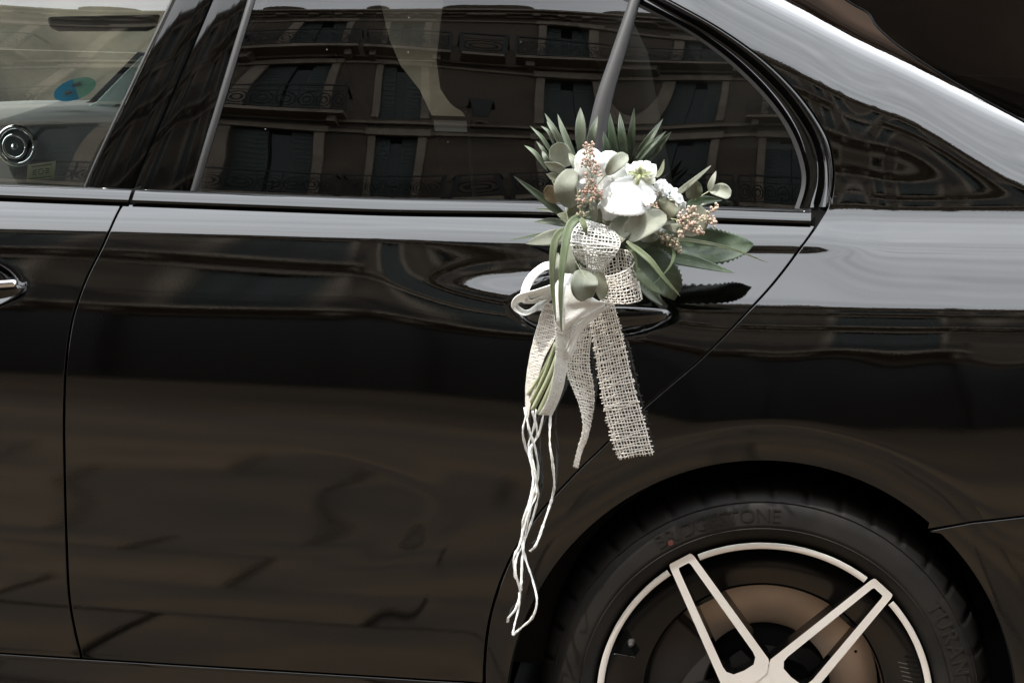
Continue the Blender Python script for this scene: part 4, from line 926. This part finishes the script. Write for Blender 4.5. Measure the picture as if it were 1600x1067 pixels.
weave('ribbon_tail', [(898, 500, -.075, 930, 482, -.070), (886, 560, -.060, 920, 560, -.052), (889, 590, -.055, 926, 600, -.044), (905, 632, -.055, 927, 636, -.030), (911, 668, -.052, 919, 680, -.024), (903, 700, -.046, 909, 706, -.020), (896, 728, -.034, 903, 731, -.022)], 9, 4.8, .46, BURL, .5)
weave('ribbon_tail', [(852, 470, -.075, 874, 480, -.085), (838, 515, -.070, 870, 520, -.082), (828, 556, -.060, 850, 560, -.074), (822, 596, -.050, 838, 600, -.060), (821, 625, -.042, 829, 632, -.05), (822, 650, -.036, 826, 652, -.04)], 11, 2.9, .66, BURL, .0)
weave('ribbon_tail', [(866, 492, -.100, 897, 500, -.094), (869, 540, -.092, 890, 548, -.084), (864, 590, -.080, 881, 600, -.07), (855, 625, -.066, 872, 628, -.058), (842, 648, -.055, 862, 649, -.05)], 12, 2.8, .70, BURW, .0)
band('bow_flap', [(880, 428, -.098, 902, 431, -.102), (868, 446, -.106, 906, 452, -.114), (864, 468, -.108, 934, 470, -.116), (866, 486, -.108, 944, 475, -.108), (869, 502, -.106, 916, 494, -.108), (878, 516, -.100, 886, 513, -.10)], cup=.003)
band('bow_fold', [(944, 474, -.10, 948, 480, -.095), (915, 496, -.10, 924, 502, -.092), (898, 512, -.098, 908, 520, -.09), (884, 545, -.09, 892, 560, -.082)], cup=.002)
band('bow_loop', [(866, 408, -.080, 866, 420, -.095), (846, 413, -.078, 850, 424, -.098), (824, 430, -.074, 834, 438, -.098), (815, 452, -.072, 827, 454, -.098), (816, 470, -.078, 829, 468, -.10), (840, 474, -.085, 846, 464, -.10)], cup=.001)
band('bow_loop', [(868, 442, -.10, 868, 462, -.085), (838, 452, -.106, 842, 470, -.086), (812, 460, -.104, 822, 470, -.085), (801, 472, -.098, 810, 473, -.08), (803, 484, -.094, 813, 480, -.076), (820, 494, -.094, 824, 486, -.076), (842, 484, -.092, 840, 476, -.078), (866, 464, -.090, 862, 458, -.078)], cup=.001)
# stems below the knot
for a, b, w in [((872, 530), (826, 616), 4.2), ((876, 540), (832, 640), 4.6), ((880, 545), (841, 646), 4.4), ((868, 535), (830, 628), 3.6), ((874, 560), (848, 644), 3.4)]:
    m = MB(); m.tube(cr(np.array([U(*a, -.078), U((a[0]+b[0])/2+3, (a[1]+b[1])/2, -.068), U(*b, -.05)]), 14), w/PXM(-.06)*.8, 8); bp(m.build('stem', STEM, None, True))
# loose strings
SS = [[(820, 636), (827, 672), (836, 700), (841, 735), (834, 770), (820, 812), (812, 850), (803, 872), (806, 905), (812, 926), (806, 950), (795, 964), (793, 972)],
      [(832, 642), (839, 676), (830, 702), (836, 742), (838, 772), (826, 800), (816, 842), (821, 872), (832, 905), (839, 938), (832, 964), (816, 979), (801, 992)],
      [(849, 648), (841, 680), (827, 704), (832, 735), (841, 768), (835, 800), (819, 846), (807, 872), (806, 895), (813, 925), (811, 948), (804, 975), (801, 992)],
      [(860, 646), (859, 690), (863, 720), (866, 755), (862, 780), (850, 816), (838, 850), (828, 861)],
      [(823, 646), (817, 672), (821, 698), (830, 722), (833, 752), (827, 782), (817, 818), (818, 850), (815, 900), (813, 928)],
      [(838, 640), (834, 668), (826, 696), (834, 726), (838, 752), (830, 790), (822, 830), (816, 870), (814, 905), (815, 922)]]
for i, s_ in enumerate(SS):
    P = cr(np.array([U(a, b, -.030-.012*math.sin(j*1.3+i*1.9)-.02*max(0, 1-j/4)-.006*(i % 3)) for j, (a, b) in enumerate(s_)]), 90)
    tw = np.stack([np.sin(np.linspace(0, 9+i, 90)+i)*.8, -np.ones(90), np.zeros(90)], 1)
    uu = np.linspace(0, 1, 90); rv = 1+.28*np.sin(uu*37+i*2)*np.sin(uu*83+i)+.1*rng.standard_normal(90)
    m = MB(); m.tube(P, (2.2-.25*(i % 3))/PXM(-.03)*rv, 6, flat=.3, refn=tw); bp(m.build('string', FELT, None, True))

# dried water spots on the rear window
m = MB()
for a, b, r in [(639, 28, 1.3), (511, 78, 1.2), (638, 82, 1.2), (415, 202, 1.3), (814, 66, .9), (700, 222, 1.0)]:
    c = GS.at(a, b)+np.array([0, -.0012, 0]); q = r/1080*.8; m.lathe([(0, -.0003), (q, 0)], c, 8)
o = m.build('water_spot', mat('dried_spot', (.22, .22, .21), .8), car); o['kind'] = 'stuff'
for o in car.children: o.matrix_parent_inverse = CARINV
